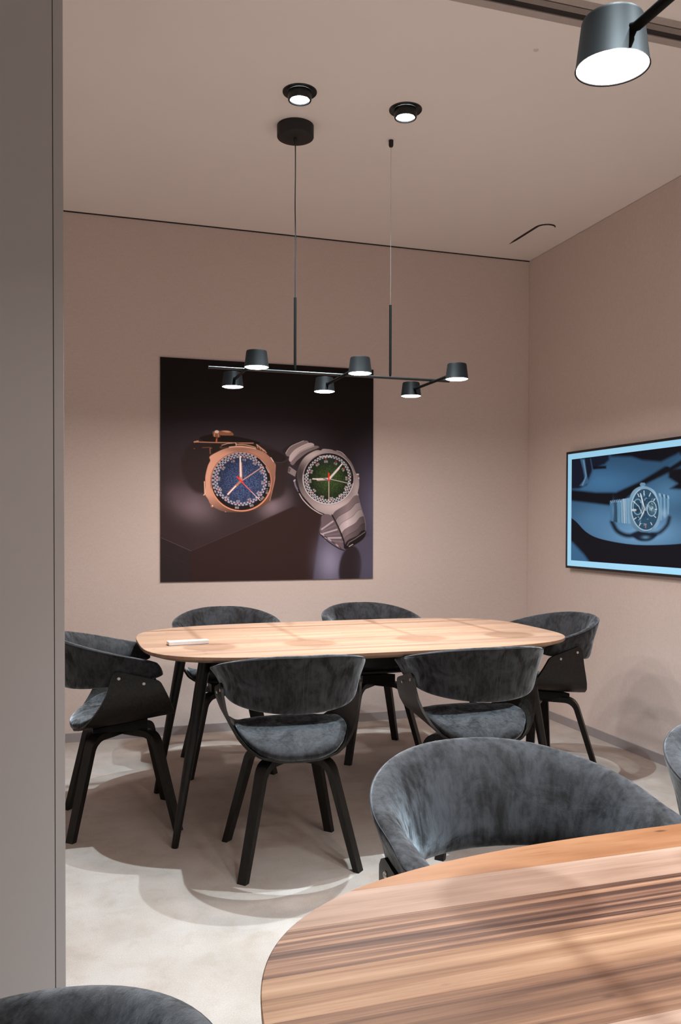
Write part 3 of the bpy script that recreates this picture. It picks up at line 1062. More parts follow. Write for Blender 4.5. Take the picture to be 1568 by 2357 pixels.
# ---- poster print: two wrist watches on dark stone blocks (layout: 1568 x 1654 drawing units)
def draw_poster(nu, nv):
    U_, V_ = np.meshgrid(np.linspace(0, 1, nu + 1), np.linspace(0, 1, nv + 1))
    # sheet corners in the drawing: top-left, top-right, bottom-left, bottom-right
    tl, tr_, bl, br = (57, 118), (1453, 203), (53, 1590), (1450, 1578)
    g = (1 + 0.0)
    X = (1 - V_) * ((1 - U_) * tl[0] + U_ * tr_[0]) + V_ * ((1 - U_) * bl[0] + U_ * br[0])
    Y = (1 - V_) * ((1 - U_) * tl[1] + U_ * tr_[1]) + V_ * ((1 - U_) * bl[1] + U_ * br[1])
    p = Pic(X, Y, 3.0)
    c = srgb
    rng = np.random.default_rng(3)
    p.fill(c((17, 12, 11)))
    p.blob(520, 760, 620, 250, c((56, 48, 56)), 0.95)
    p.blob(1000, 690, 300, 120, c((54, 46, 54)), 0.6)
    p.blob(200, 1050, 260, 330, c((52, 38, 40)), 0.85)
    p.blob(1330, 640, 260, 190, c((22, 15, 15)), 0.9)
    p.blob(1480, 1150, 150, 330, c((92, 88, 112)), 0.85)
    p.blob(700, 1350, 600, 330, c((52, 35, 33)), 0.8)
    # table of the block
    p.poly([(40, 1290), (240, 1388), (900, 1100), (900, 980), (500, 930), (40, 930)], c((50, 38, 40)), 30, 0.75)
    p.blob(260, 1090, 130, 90, c((112, 96, 104)), 0.9, 0.5)
    p.blob(180, 1030, 90, 60, c((84, 70, 78)), 0.5, 0.6)
    p.blob(765, 1100, 80, 62, c((120, 104, 112)), 0.95, -0.5)
    p.blob(840, 1060, 60, 70, c((92, 80, 90)), 0.4, -0.5)
    # front faces
    p.poly([(40, 1292), (240, 1388), (236, 1700), (40, 1700)], c((39, 31, 32)), 4, 0.9)
    p.poly([(242, 1388), (905, 1098), (1092, 1150), (1036, 1700), (236, 1700)], c((43, 27, 26)), 8, 1.0)
    p.line([(55, 1297), (240, 1386)], 3, c((86, 72, 76)), 2, 0.8)
    p.line([(242, 1386), (880, 1106)], 3, c((70, 54, 56)), 3, 0.8)
    p.line([(55, 1400), (240, 1480)], 2, c((60, 48, 50)), 3, 0.6)
    # lit ground at the right foot
    p.poly([(1092, 1180), (1200, 1300), (1460, 1300), (1460, 1620), (1030, 1620)], c((74, 70, 88)), 26, 0.9)
    p.blob(1150, 1470, 80, 130, c((126, 122, 146)), 0.95)
    p.poly(p.ell(1290, 1510, 78, 150, 0.12), c((36, 26, 28)), 22, 0.95)
    p.blob(1420, 1500, 60, 120, c((80, 76, 96)), 0.6)
    # ---------- left watch
    p.T = (256.6, 570.1, 0.3818)
    # dark strap ring
    strap = p.smoothc([(60, 250), (330, 190), (700, 210), (1100, 290), (1420, 420), (1600, 560), (1580, 760), (1560, 1020), (1500, 1200), (1280, 1290), (700, 1400), (300, 1180), (0, 1100), (-200, 700), (-120, 380)])
    p.poly(strap, c((42, 30, 29)), 90, 0.9)
    p.poly(p.smoothc([(1230, 400), (1440, 450), (1560, 540), (1500, 610), (1360, 620), (1300, 540)]), c((33, 24, 24)), 10)
    p.line(p.smoothc([(1380, 620), (1500, 625), (1590, 580), (1620, 520)], closed=False), 10, c((68, 60, 70)), 8, 0.8)
    p.poly(p.smoothc([(100, 200), (360, 130), (700, 175), (1000, 240), (1100, 300), (700, 290), (300, 280)]), c((27, 18, 16)), 20)
    # buckle
    p.poly(p.smoothc([(430, 90), (500, 72), (600, 80), (655, 120), (662, 156), (560, 158), (440, 150)]), c((150, 100, 76)))
    p.poly(p.smoothc([(470, 84), (560, 78), (620, 100), (560, 108)]), c((216, 168, 140)), 8)
    p.poly([(350, 85), (430, 75), (445, 185), (400, 190), (330, 175), (318, 95)], c((140, 92, 70)))
    p.line([(350, 120), (352, 175)], 14, c((206, 156, 130)))
    p.line([(412, 130), (414, 185)], 12, c((206, 156, 130)))
    p.poly(p.ell(388, 95, 36, 26), c((236, 214, 202)), 6)
    p.line([(390, 190), (385, 270)], 30, c((120, 66, 40)))
    p.line([(384, 220), (380, 266)], 12, c((224, 120, 66)))
    p.line([(18, 268), (340, 278), (1000, 292)], 15, c((196, 140, 114)))
    p.line([(20, 270), (80, 255)], 22, c((204, 150, 124)))
    p.line([(150, 366), (280, 362)], 10, c((150, 96, 72)), 4, 0.7)
    p.line([(18, 382), (22, 384)], 16, c((140, 80, 60)))
    p.line([(280, 470), (275, 380), (430, 340)], 16, c((150, 100, 78)), 3, 0.8)
    p.poly([(300, 300), (460, 310), (430, 400), (320, 470)], c((38, 26, 20)), 8)
    # back of case, upper rim
    rim = p.smoothc([(440, 350), (560, 300), (700, 280), (860, 310), (1000, 345), (1120, 400), (1200, 460), (1000, 420), (800, 360), (600, 360), (460, 380)])
    p.poly(rim, c((92, 62, 48)))
    p.poly([(470, 330), (560, 300), (700, 280), (712, 330), (600, 355), (475, 366)], c((40, 27, 22)))
    p.line([(470, 326), (570, 296), (700, 284)], 9, c((222, 186, 166)))
    p.line([(706, 290), (712, 330)], 14, c((228, 190, 170)))
    p.line(p.smoothc([(600, 362), (760, 350), (900, 362), (1040, 392)], closed=False), 20, c((232, 190, 168)))
    p.line(p.smoothc([(720, 312), (880, 322), (1040, 366)], closed=False), 12, c((206, 160, 136)))
    for i in range(7):
        q = i / 6
        p.line([(1060 + 130 * q, 318 + 100 * q), (1080 + 140 * q, 372 + 86 * q)], 16, c((196, 146, 122)) if i % 2 == 0 else c((86, 54, 42)))
    p.line([(1060, 318), (1190, 420)], 14, c((210, 166, 142)))
    # case
    case = p.smoothc([(560, 375), (750, 358), (1000, 385), (1180, 450), (1290, 540), (1378, 655), (1368, 800), (1376, 900), (1340, 1060), (1290, 1200), (1270, 1290),
                      (1120, 1400), (900, 1470), (700, 1480), (480, 1460), (300, 1360), (240, 1250), (190, 1160), (200, 1050), (200, 860), (240, 680), (280, 590), (272, 520), (400, 440)], 6)
    def copper(x, y):
        r_ = np.clip(0.5 + (900 - x) / 1500 + (700 - y) / 2200, 0, 1)[..., None]
        lo, hi = c((120, 82, 68)), c((224, 166, 142))
        base = lo + (hi - lo) * r_
        br_ = 1 + 0.06 * np.sin((x * 0.8 + y) * 0.35)[..., None]
        dk = np.clip((y - 1180) / 300, 0, 1)[..., None]
        dt = np.exp(-((x - 760) / 300) ** 2 - ((y - 395) / 60) ** 2)[..., None]
        return (base * (1 - 0.72 * dk) * (1 - 0.45 * dt)) * br_
    p.gpoly(case, copper)
    p.line([(183, 950), (190, 1160), (172, 1180)], 16, c((224, 180, 156)))
    p.line([(1300, 540), (1345, 610)], 10, c((240, 220, 208)))
    p.line(p.smoothc([(1378, 660), (1366, 900), (1340, 1040), (1280, 1290)], closed=False), 8, c((196, 146, 122)), 3, 0.8)
    p.poly(p.ell(308, 1370, 26, 24), c((150, 98, 78))); p.poly(p.ell(314, 1366, 10, 12), c((236, 214, 204)))
    p.poly(p.ell(530, 1470, 9, 7), c((190, 140, 118)))
    cx, cy, rx, ry, ro = 795, 950, 505, 500, 0.0
    p.poly(p.ell(cx + 2, cy, rx + 14, ry + 14), c((118, 72, 56)))
    p.line(p.ell(cx + 4, cy + 2, rx + 2, ry + 2) + [(cx + rx + 6, cy + 2)], 14, c((196, 132, 104)))
    p.line(p.ell(cx + 4, cy + 4, rx + 6, ry + 6, 0, 40, 0.3, 2.9), 12, c((226, 150, 116)))
    p.poly(p.ell(cx, cy, rx - 8, ry - 8), c((24, 16, 20)))
    dc = (790, 925)
    def starry(base, hi, thr):
        def fn(x, y):
            n_ = rng.random(x.shape)
            fall = np.exp(-(((x - dc[0] - 60) / 420) ** 2 + ((y - dc[1] - 40) / 420) ** 2) ** 1.5)[..., None]
            k = np.clip((n_ - thr) / (1 - thr), 0, 1)[..., None]
            return base * (0.30 + 0.75 * fall) + (hi - base) * k * fall * 0.8
        return fn
    p.gpoly(p.ell(dc[0] - 5, dc[1] + 15, 430, 420), starry(c((40, 47, 84)), c((112, 146, 196)), 0.62))
    # checker ring, three rows on the left narrowing to one on the right
    def checker(cx, cy, rr, cell, rows, n, c1, c2, tilt=0.0, wmod=None, xs=1.0):
        for rI in range(rows):
            for i in range(n):
                a = 2 * PI * (i + (0.5 if rI % 2 else 0)) / n
                wm = wmod(a, rI) if wmod else 1.0
                if wm <= 0: continue
                r0 = rr + (rI - rows / 2) * cell
                da = PI / n * 0.62
                pts = []
                for (aa, q) in ((a - da, r0), (a + da, r0), (a + da, r0 + cell * 0.86), (a - da, r0 + cell * 0.86)):
                    pts.append((cx + q * math.cos(aa) * xs, cy + q * math.sin(aa)))
                p.poly(pts, c1 if wm == 1 else c2)
    wl = c((168, 165, 182)); wd = c((140, 137, 152))
    checker(790, 925, 418, 30, 2, 44, wl, wd)
    checker(784, 925, 468, 26, 1, 44, wl, wd, wmod=lambda a, r: 1 if (a > PI * 0.80 and a < PI * 1.72) else 0)
    checker(784, 925, 446, 24, 1, 44, wd, wd, wmod=lambda a, r: 1 if (a > PI * 0.9 and a < PI * 1.70) else 0)
    p.line([(1130, 580), (1210, 670)], 8, wl, 0, 0.8); p.line([(1215, 700), (1265, 800)], 10, c((210, 206, 214)), 0, 0.8)
    for tx, x, y, an in (('15', 845, 578, 0.1), ('10', 652, 605, -0.35), ('05', 498, 722, -0.95), ('00', 424, 902, -1.45), ('55', 446, 1082, 1.05), ('50', 560, 1222, 0.5), ('45', 738, 1288, 0.1), ('40', 926, 1258, -0.3), ('35', 1078, 1148, -0.85), ('30', 1152, 975, -1.55), ('25', 1132, 790, -2.1 + PI), ('20', 1020, 645, 0.6),
                         ('120', 1268, 990, 1.5), ('110', 1232, 1115, 1.9 - 0.3), ('100', 1140, 1252, -0.8), ('90', 968, 1366, -0.25), ('80', 722, 1400, 0.05)):
        text(p, tx, x, y, 27, an, c((218, 212, 218)), w=1.5, lw=5.5)
    for x, y in ((850, 538), (636, 566), (464, 696), (380, 888), (412, 1096), (540, 1258), (734, 1326), (940, 1296), (1112, 1166), (1192, 982), (1164, 778), (1044, 622)):
        p.line([(x - 8, y - 6), (x + 8, y + 6)], 12, c((196, 48, 40)))
    # hands
    p.line([(800, 940), (1165, 695)], 14, c((206, 156, 138)))
    p.line([(795, 935), (720, 1010)], 36, c((176, 120, 100)))
    p.line([(730, 1000), (640, 1090), (570, 1170)], 34, c((184, 128, 108)))
    p.line([(700, 1030), (572, 1168)], 18, c((238, 226, 222)))
    p.line([(790, 910), (786, 640)], 46, c((190, 134, 114)))
    p.line([(788, 860), (778, 520)], 24, c((240, 228, 224)))
    p.line([(830, 985), (1110, 1275)], 9, c((236, 198, 190)))
    p.line([(830, 985), (960, 1120)], 11, c((226, 70, 56)))
    p.line([(728, 872), (828, 978)], 26, c((226, 56, 44)))
    # ---------- right watch
    p.T = (826.7, 627.1, 0.4)
    # upper bracelet
    p.poly(p.smoothc([(0, 270), (120, 170), (370, 96), (620, 215), (560, 280), (330, 480), (130, 470), (110, 380)], 5), c((40, 32, 34)), 4)
    links = [([(60, 305), (150, 190), (360, 100), (440, 130), (250, 230), (120, 355)], (128, 112, 116)),
             ([(124, 360), (230, 240), (445, 135), (535, 178), (300, 280), (140, 440)], (186, 172, 174)),
             ([(140, 445), (300, 290), (540, 185), (620, 215), (420, 300), (260, 420), (185, 500)], (120, 106, 110))]
    for pts, col in links:
        p.poly(p.smoothc(pts, 4), c(col))
        p.line(p.smoothc(pts[:3], closed=False), 7, c((214, 204, 206)), 0, 0.9)
        p.line(p.smoothc(pts[3:], closed=False), 6, c((30, 22, 24)), 0, 0.8)
    p.poly([(110, 530), (125, 520), (240, 600), (215, 690), (95, 620)], c((132, 118, 120)))
    p.poly([(110, 530), (150, 560), (130, 610), (98, 620)], c((86, 74, 78)))
    # crown guard left
    p.line(p.smoothc([(205, 750), (225, 840), (270, 925)], closed=False), 26, c((112, 104, 122)))
    p.line([(215, 745), (200, 760)], 22, c((176, 164, 170)))
    p.line(p.smoothc([(290, 970), (350, 1070), (480, 1200), (620, 1290), (680, 1310)], closed=False), 14, c((186, 172, 176)))
    p.line(p.smoothc([(270, 900), (330, 1000), (480, 1160), (660, 1290), (830, 1320)], closed=False), 20, c((24, 16, 17)))
    # pushers at right
    p.line(p.smoothc([(920, 275), (1000, 300), (1090, 380)], closed=False), 34, c((72, 60, 64)))
    p.line(p.smoothc([(925, 268), (1010, 296), (1092, 372)], closed=False), 8, c((190, 178, 182)))
    p.poly([(1265, 645), (1300, 645), (1320, 720), (1315, 785), (1275, 770)], c((140, 124, 120)))
    for i in range(4):
        p.line([(1268 + i * 4, 660 + i * 32), (1308 + i * 3, 655 + i * 34)], 9, c((226, 214, 200)) if i % 2 == 0 else c((60, 50, 50)))
    # case
    case = p.smoothc([(700, 236), (850, 255), (1040, 330), (1170, 450), (1250, 620), (1310, 760), (1312, 860), (1290, 960), (1300, 1010), (1200, 1110), (1000, 1220), (850, 1340), (680, 1290),
                      (560, 1230), (420, 1090), (320, 960), (270, 800), (250, 640), (300, 480), (400, 350), (560, 262), (660, 260)], 6)
    def steel(x, y):
        k = np.clip(0.30 + 0.5 * np.exp(-((x - 520) / 260) ** 2 - ((y - 330) / 130) ** 2) + 0.42 * np.exp(-((x - 950) / 420) ** 2 - ((y - 1180) / 150) ** 2) + 0.22 * np.exp(-((x - 1280) / 90) ** 2 - ((y - 900) / 200) ** 2)
                    - 0.26 * np.exp(-((x - 300) / 120) ** 2 - ((y - 650) / 260) ** 2) - 0.10 * np.exp(-((x - 1150) / 160) ** 2 - ((y - 420) / 200) ** 2), 0.05, 1)[..., None]
        b = c((34, 24, 26)) + (c((206, 190, 192)) - c((34, 24, 26))) * k
        return b * (1 + 0.06 * np.sin(x * 0.45 + 0.1 * y)[..., None])
    p.gpoly(case, steel)
    p.line(p.smoothc([(660, 262), (700, 240), (850, 256)], closed=False), 6, c((200, 190, 192)), 0, 0.8)
    wx, wy = 785, 725
    p.poly(p.ell(wx, wy, 446, 434), c((44, 33, 35)))
    p.line(p.ell(wx, wy, 438, 426) + [(wx + 438, wy)], 10, c((176, 164, 168)))
    p.line(p.ell(wx, wy, 430, 418, 0, 40, 0.2, 3.3), 10, c((214, 204, 206)))
    p.poly(p.ell(wx, wy, 424, 412), c((18, 14, 14)))
    dc = (780, 730)
    def green(x, y):
        n_ = rng.random(x.shape)
        fall = np.exp(-(((x - dc[0] - 30) / 260) ** 2 + ((y - dc[1]) / 270) ** 2) ** 1.3)[..., None]
        k = np.clip((n_ - 0.55) / 0.45, 0, 1)[..., None]
        top = np.clip((560 - y) / 200, 0, 1)[..., None] * 0.5
        b = c((13, 15, 11)) + (c((34, 50, 28)) - c((13, 15, 11))) * fall + (c((104, 140, 62)) - c((20, 30, 20))) * k * fall * 0.55
        return b + (c((40, 52, 58)) - b) * top
    p.gpoly(p.ell(wx - 2, wy - 4, 350, 345), green)
    for (rr_, rows, fn) in ((368, 2, None),):
        checker(wx - 2, wy, rr_, 25, 2, 44, c((176, 178, 186)), c((150, 150, 160)))
    checker(wx, wy, 404, 20, 1, 44, c((166, 168, 178)), c((150, 150, 160)), wmod=lambda a, r: 1 if (a > 0.25 and a < PI * 1.08) else 0)
    for tx, x, y, an in (('05', 740, 444, 0.0), ('10', 900, 478, 0.35), ('15', 1030, 578, 0.9), ('20', 1092, 724, 1.5), ('25', 1078, 878, -1.1), ('30', 985, 1000, -0.55), ('35', 834, 1048, -0.1), ('40', 672, 1020, 0.3), ('45', 542, 916, 0.85), ('50', 472, 762, 1.5), ('55', 496, 610, -1.2), ('60', 596, 494, -0.6),
                         ('250', 950, 394, 0.5), ('200', 1092, 505, 1.05), ('150', 1165, 640, 1.4)):
        text(p, tx, x, y, 26, an, c((216, 212, 212)) if len(tx) == 2 else c((104, 94, 94)), w=1.5, lw=5.5)
    text(p, 'UNITS PER HOUR', 728, 362, 20, -0.02, c((220, 216, 216)), w=1.0, lw=5, track=1.0)
    for x, y in ((738, 402), (912, 442), (1054, 560), (1126, 715), (1104, 888), (1010, 1022), (838, 1086), (655, 1058), (502, 944), (432, 768), (462, 594), (570, 466)):
        p.line([(x - 5, y - 6), (x + 5, y + 8)], 12, c((200, 52, 44)))
    p.line([(790, 735), (600, 748)], 32, c((150, 134, 134))); p.line([(780, 728), (590, 734)], 30, c((206, 196, 194))); p.line([(600, 732), (515, 728)], 18, c((222, 214, 212)))
    p.line([(800, 760), (700, 720)], 22, c((120, 106, 108)))
    p.line([(800, 725), (960, 555)], 34, c((212, 202, 200))); p.line([(950, 560), (1018, 484)], 20, c((230, 222, 220)))
    p.line([(820, 735), (1160, 812)], 8, c((206, 196, 194)))
    p.line([(790, 745), (790, 1120)], 10, c((226, 190, 184)))
    p.line([(790, 640), (790, 760)], 24, c((226, 42, 38)))
    # lower bracelet: inside half first
    p.poly(p.smoothc([(672, 1330), (830, 1335), (960, 1560), (1040, 1860), (960, 1880), (650, 1620), (660, 1480)], 5), c((96, 82, 88)))
    for i in range(6):
        q = i / 5
        p.line([(668 + 60 * q, 1560 + 60 * q + 40 * i * 0.6), (860 + 170 * q, 1430 + 340 * q)], 26, c((164, 150, 158)) if i % 2 == 0 else c((108, 96, 104)), 4)
    for i in range(6):
        q = i / 5
        p.poly([(645 + 330 * q, 1618 + 228 * q), (700 + 310 * q, 1640 + 232 * q), (712 + 306 * q, 1672 + 228 * q), (648 + 330 * q, 1640 + 228 * q)], c((168, 156, 160)) if i % 2 == 0 else c((70, 58, 62)))
    p.line(p.smoothc([(640, 1640), (800, 1780), (960, 1878), (1050, 1910)], closed=False), 16, c((28, 20, 22)))
    # outer links
    L_ = [(850, 1330, 1290, 1000), (905, 1425, 1325, 1125), (960, 1530, 1360, 1240), (1010, 1640, 1400, 1355), (1045, 1745, 1425, 1470), (1065, 1820, 1425, 1580), (1060, 1880, 1400, 1700)]
    cols = [(116, 102, 106), (158, 144, 148), (178, 164, 168), (112, 98, 102), (96, 82, 86), (40, 30, 32)]
    for i in range(6):
        x0, y0, x1, y1 = L_[i]; x2, y2, x3, y3 = L_[i + 1]
        up_ = p.smoothc([(x0, y0), (x0 + 60, y0 - 75), ((x0 + x1) / 2 + 40, (y0 + y1) / 2 - 30), (x1 - 70, y1 + 20), (x1, y1)], closed=False)
        dn_ = p.smoothc([(x2, y2), (x2 + 60, y2 - 75), ((x2 + x3) / 2 + 40, (y2 + y3) / 2 - 30), (x3 - 70, y3 + 20), (x3, y3)], closed=False)
        cc = cols[i]
        lo, hi = c(tuple(v * 0.62 for v in cc)), c(tuple(min(255, v * 1.12) for v in cc))
        p.gpoly(up_ + dn_[::-1], lambda x, y, lo=lo, hi=hi: lo + (hi - lo) * np.clip(0.85 - np.abs(x - 1110) / 330, 0, 1)[..., None])
        p.line(dn_, 9, c((28, 20, 22)))
        p.line([(x, y + 10) for x, y in dn_], 6, c((206, 194, 196)) if i < 4 else c((150, 140, 142)), 0, 0.85)
    p.line([(842, 1325), (905, 1430), (960, 1540), (1010, 1650), (1050, 1760), (1062, 1850)], 22, c((26, 18, 20)))
    p.line([(1292, 1000), (1328, 1130), (1362, 1244), (1402, 1358), (1430, 1480), (1428, 1600), (1400, 1700)], 8, c((120, 110, 118)), 2, 0.8)
    p.poly(p.smoothc([(1065, 1820), (1240, 1730), (1425, 1590), (1410, 1700), (1280, 1800), (1080, 1890)], 5), c((26, 18, 19)))
    p.line([(1140, 1848), (1205, 1812)], 10, c((190, 176, 174))); p.line([(1105, 1830), (1140, 1780), (1250, 1720), (1420, 1610)], 7, c((140, 128, 130)))
    p.T = (0, 0, 1)
    # printed grain
    p.im *= (1 + 0.05 * (rng.random(p.im.shape[:2]) - 0.5))[..., None]
    return p.im

# ---- screen picture: blue toned wrist watch (layout: 1568 x 1989 drawing units)
def draw_screen(nu, nv, H):
    U_, V_ = np.meshgrid(np.linspace(0, 1, nu + 1), np.linspace(0, 1, nv + 1))
    w = H[6] * U_ + H[7] * V_ + 1
    X = (H[0] * U_ + H[1] * V_ + H[2]) / w
    Y = (H[3] * U_ + H[4] * V_ + H[5]) / w
    p = Pic(X, Y, 6.0)
    c = srgb
    rng = np.random.default_rng(5)
    p.fill(c((44, 78, 108)))
    p.blob(1050, 1330, 620, 260, c((112, 158, 196)), 0.95)
    p.blob(500, 1150, 420, 230, c((84, 128, 166)), 0.7)
    p.blob(520, 650, 480, 190, c((66, 112, 152)), 0.9)
    p.blob(1400, 800, 300, 200, c((82, 126, 160)), 0.8)
    dk = c((7, 9, 18)); dk2 = c((13, 12, 22))
    # dark sweeping band
    p.poly([(60, 740), (420, 780), (690, 780), (1000, 640), (1400, 400), (1620, 270), (2200, 60), (2200, 300), (1620, 400), (1350, 540), (1050, 690), (820, 870), (640, 960), (400, 930), (60, 890)], dk, 50)
    p.poly([(1360, 420), (1620, 250), (1900, 150), (1900, 190), (1620, 310), (1420, 440)], c((52, 92, 124)), 40, 0.8)
    p.poly([(600, 150), (2300, -200), (2300, 200), (1620, 330), (1540, 250), (1300, 370), (1050, 350), (900, 300), (620, 300)], dk, 60)
    p.poly([(1400, 470), (2300, 380), (2300, 800), (1420, 730), (1520, 660), (1400, 580)], dk, 55)
    # glass object upper left
    p.poly([(60, 200), (600, 200), (600, 340), (540, 400), (380, 470), (300, 680), (200, 730), (60, 740)], c((14, 20, 38)), 50)
    p.poly([(380, 430), (560, 420), (560, 460), (390, 470)], dk, 30)
    p.poly([(210, 330), (270, 330), (300, 560), (330, 640), (250, 700), (200, 690), (270, 600), (250, 480)], c((62, 98, 130)), 24, 0.85)
    p.line([(255, 350), (290, 560), (240, 680)], 14, c((126, 164, 190)), 14, 0.6)
    p.line([(350, 330), (380, 500), (370, 580), (310, 680)], 12, c((60, 90, 120)), 14, 0.7)
    # dark base curve
    p.poly(p.smoothc([(40, 1090), (150, 1170), (300, 1320), (500, 1410), (900, 1480), (1300, 1487), (1700, 1450), (2400, 1300)], closed=False) + [(2400, 2400), (40, 2400)], dk2, 10)
    p.poly([(40, 1400), (120, 1470), (260, 1620), (360, 1760), (40, 1760)], c((60, 104, 142)), 60, 0.9)
    # shadow below the watch
    p.line(p.smoothc([(640, 1180), (700, 1290), (800, 1350), (900, 1360), (1000, 1320)], closed=False), 60, dk, 40, 0.95)
    p.line(p.smoothc([(1410, 1120), (1380, 1220), (1280, 1320), (1180, 1340)], closed=False), 50, dk, 40, 0.9)
    p.poly(p.smoothc([(900, 1350), (1000, 1310), (1150, 1320), (1250, 1350), (1150, 1430), (1000, 1430)]), c((18, 26, 44)), 40)
    p.blob(1090, 1385, 50, 22, c((96, 138, 168)), 0.8)
    # bracelet left
    lk = [(606, 910, 1160), (650, 900, 1175), (700, 885, 1185), (750, 880, 1190), (785, 868, 1196), (812, 866, 1198), (835, 860, 1200), (890, 850, 1204)]
    cl = [(70, 112, 146), (44, 72, 98), (96, 140, 170), (120, 156, 182), (160, 182, 204), (140, 170, 194), (116, 158, 186)]
    for i in range(7):
        x0, t0, b0_ = lk[i]; x1, t1, b1_ = lk[i + 1]
        p.poly([(x0, t0), (x1, t1), (x1 + 8, b1_), (x0 + 12, b0_)], c(cl[i]))
        p.line([(x1, t1), (x1 + 8, b1_)], 5, c((30, 52, 74)))
    p.line([(612, 905), (690, 888), (750, 880)], 26, c((36, 60, 84))); 
    for i in range(6): p.line([(622 + i * 24, 895 - i * 3), (630 + i * 24, 918 - i * 3)], 9, c((150, 182, 206)))
    p.blob(690, 1030, 26, 110, c((44, 72, 96)), 0.8); p.blob(655, 1020, 12, 110, c((108, 148, 176)), 0.6)
    # bracelet right
    p.poly([(1255, 790), (1330, 800), (1410, 830), (1415, 940), (1400, 1080), (1330, 1150), (1280, 1165)], c((92, 134, 166)))
    for i in range(5):
        p.line([(1295 + i * 24, 800 + i * 5), (1300 + i * 24, 1155 - i * 22)], 9, c((60, 98, 128)) if i % 2 else c((150, 182, 206)), 4, 0.8)
    p.blob(1340, 1060, 40, 60, c((150, 180, 206)), 0.7)
    for i in range(5): p.line([(1275 + i * 30, 796 + i * 8), (1284 + i * 30, 830 + i * 8)], 10, c((160, 192, 212)) if i % 2 == 0 else c((30, 52, 74)))
    # crown
    p.poly([(1014, 668), (1030, 650), (1080, 652), (1090, 672), (1082, 692), (1068, 700), (1035, 700), (1018, 690)], c((120, 158, 184)))
    for i in range(4): p.line([(1026 + i * 18, 660), (1024 + i * 18, 692)], 5, c((40, 66, 90)))
    # case
    case = p.smoothc([(1020, 700), (1120, 705), (1210, 760), (1255, 860), (1285, 1000), (1295, 1080), (1280, 1180), (1230, 1260), (1130, 1308), (1010, 1306), (930, 1260), (890, 1190), (875, 1100), (870, 960), (880, 840), (930, 750)])
    def blue_case(x, y):
        k = np.clip(0.55 + 0.35 * np.cos((x - 1235) / 60) * np.exp(-((x - 1235) / 90) ** 2) + (900 - y) / 1500, 0.1, 1)[..., None]
        return c((44, 78, 106)) + (c((150, 186, 210)) - c((44, 78, 106))) * k
    p.gpoly(case, blue_case)
    ex, ey, erx, ery, er = 1087, 1008, 170, 266, -0.06
    p.line(p.ell(ex, ey, erx + 18, ery + 18, er, 50, 1.2, 4.4), 12, c((176, 206, 224)), 4, 0.8)
    p.poly(p.ell(ex, ey, erx + 8, ery + 8, er), c((30, 52, 72)))
    p.poly(p.ell(ex, ey, erx, ery, er), c((44, 78, 102)))
    # skeleton movement
    for i in range(46):
        a = rng.random() * 2 * PI; q = math.sqrt(rng.random()) * 0.82
        x, y = ex + erx * q * math.cos(a), ey + ery * q * math.sin(a)
        r_ = 8 + rng.random() * 26; a0 = rng.random() * 6
        p.line(p.ell(x, y, r_, r_ * 1.2, 0, 10, a0, a0 + 1.5 + rng.random() * 3), 5 + rng.random() * 6, c((20, 34, 50)) if rng.random() < 0.5 else c((140, 180, 204)), 3, 0.8)
    p.line(p.ell(985, 975, 62, 104, 0) + [(1047, 975)], 12, c((130, 166, 188)))
    p.line(p.ell(985, 975, 40, 72, 0) + [(1025, 975)], 6, c((24, 40, 56)))
    p.line([(925, 900), (1000, 970), (1040, 1060)], 8, c((190, 214, 226)))
    p.line(p.ell(1172, 1000, 62, 98, 0) + [(1234, 1000)], 10, c((170, 202, 218)))
    p.blob(1175, 1000, 40, 60, c((118, 152, 172)), 0.6)
    for i in range(26):
        a, q = rng.random() * 6.28, rng.random()
        x, y = 1172 + 46 * q * math.cos(a), 1000 + 74 * q * math.sin(a)
        p.line([(x, y), (x + rng.normal() * 12, y + rng.normal() * 14)], 5, c((210, 226, 226)) if i % 2 else c((40, 56, 64)))
    for (x0, y0, x1, y1) in ((1068, 760, 1070, 812), (1158, 788, 1140, 832), (1218, 866, 1198, 892), (1240, 1008, 1220, 1010), (1228, 1118, 1208, 1100), (1175, 1216, 1160, 1186), (1005, 1232, 1020, 1196),
                             (935, 1142, 965, 1120), (905, 1010, 962, 1010), (905, 1026, 962, 1026), (928, 900, 948, 918), (985, 800, 1002, 838)):
        p.line([(x0, y0), (x1, y1)], 9, c((220, 226, 232)))
    p.poly([(1084, 1200), (1098, 1200), (1096, 1264), (1086, 1264)], c((170, 120, 116)))
    p.poly([(1014, 790), (1026, 792), (1052, 880), (1078, 985), (1068, 992), (1040, 900)], c((214, 222, 230)))
    p.poly([(1078, 1000), (1068, 1060), (1018, 1146), (1012, 1140), (1050, 1050), (1070, 1000)], c((200, 206, 216)))
    p.poly(p.ell(1080, 1005, 12, 16), c((186, 170, 182)))
    p.im *= (1 + 0.05 * (rng.random(p.im.shape[:2]) - 0.5))[..., None]
    return p.im

def print_mat(name, emission=0.0, rough=0.6, gain=1.0):
    m_, nt, bs = new_mat(name)
    at = nt.nodes.new('ShaderNodeAttribute')
    at.attribute_name = 'print'
    g_ = mixc(nt, at.outputs['Color'], (gain, gain, gain), 1.0, 'MULTIPLY')
    bs.inputs['Roughness'].default_value = rough
    if emission > 0:
        bs.inputs['Base Color'].default_value = (0.005, 0.005, 0.006, 1)
        nt.links.new(g_, bs.inputs['Emission Color'])
        bs.inputs['Emission Strength'].default_value = emission
        bs.inputs['Specular IOR Level'].default_value = 0.08
    else:
        nt.links.new(g_, bs.inputs['Base Color'])
        bs.inputs['Specular IOR Level'].default_value = 0.15
    return m_

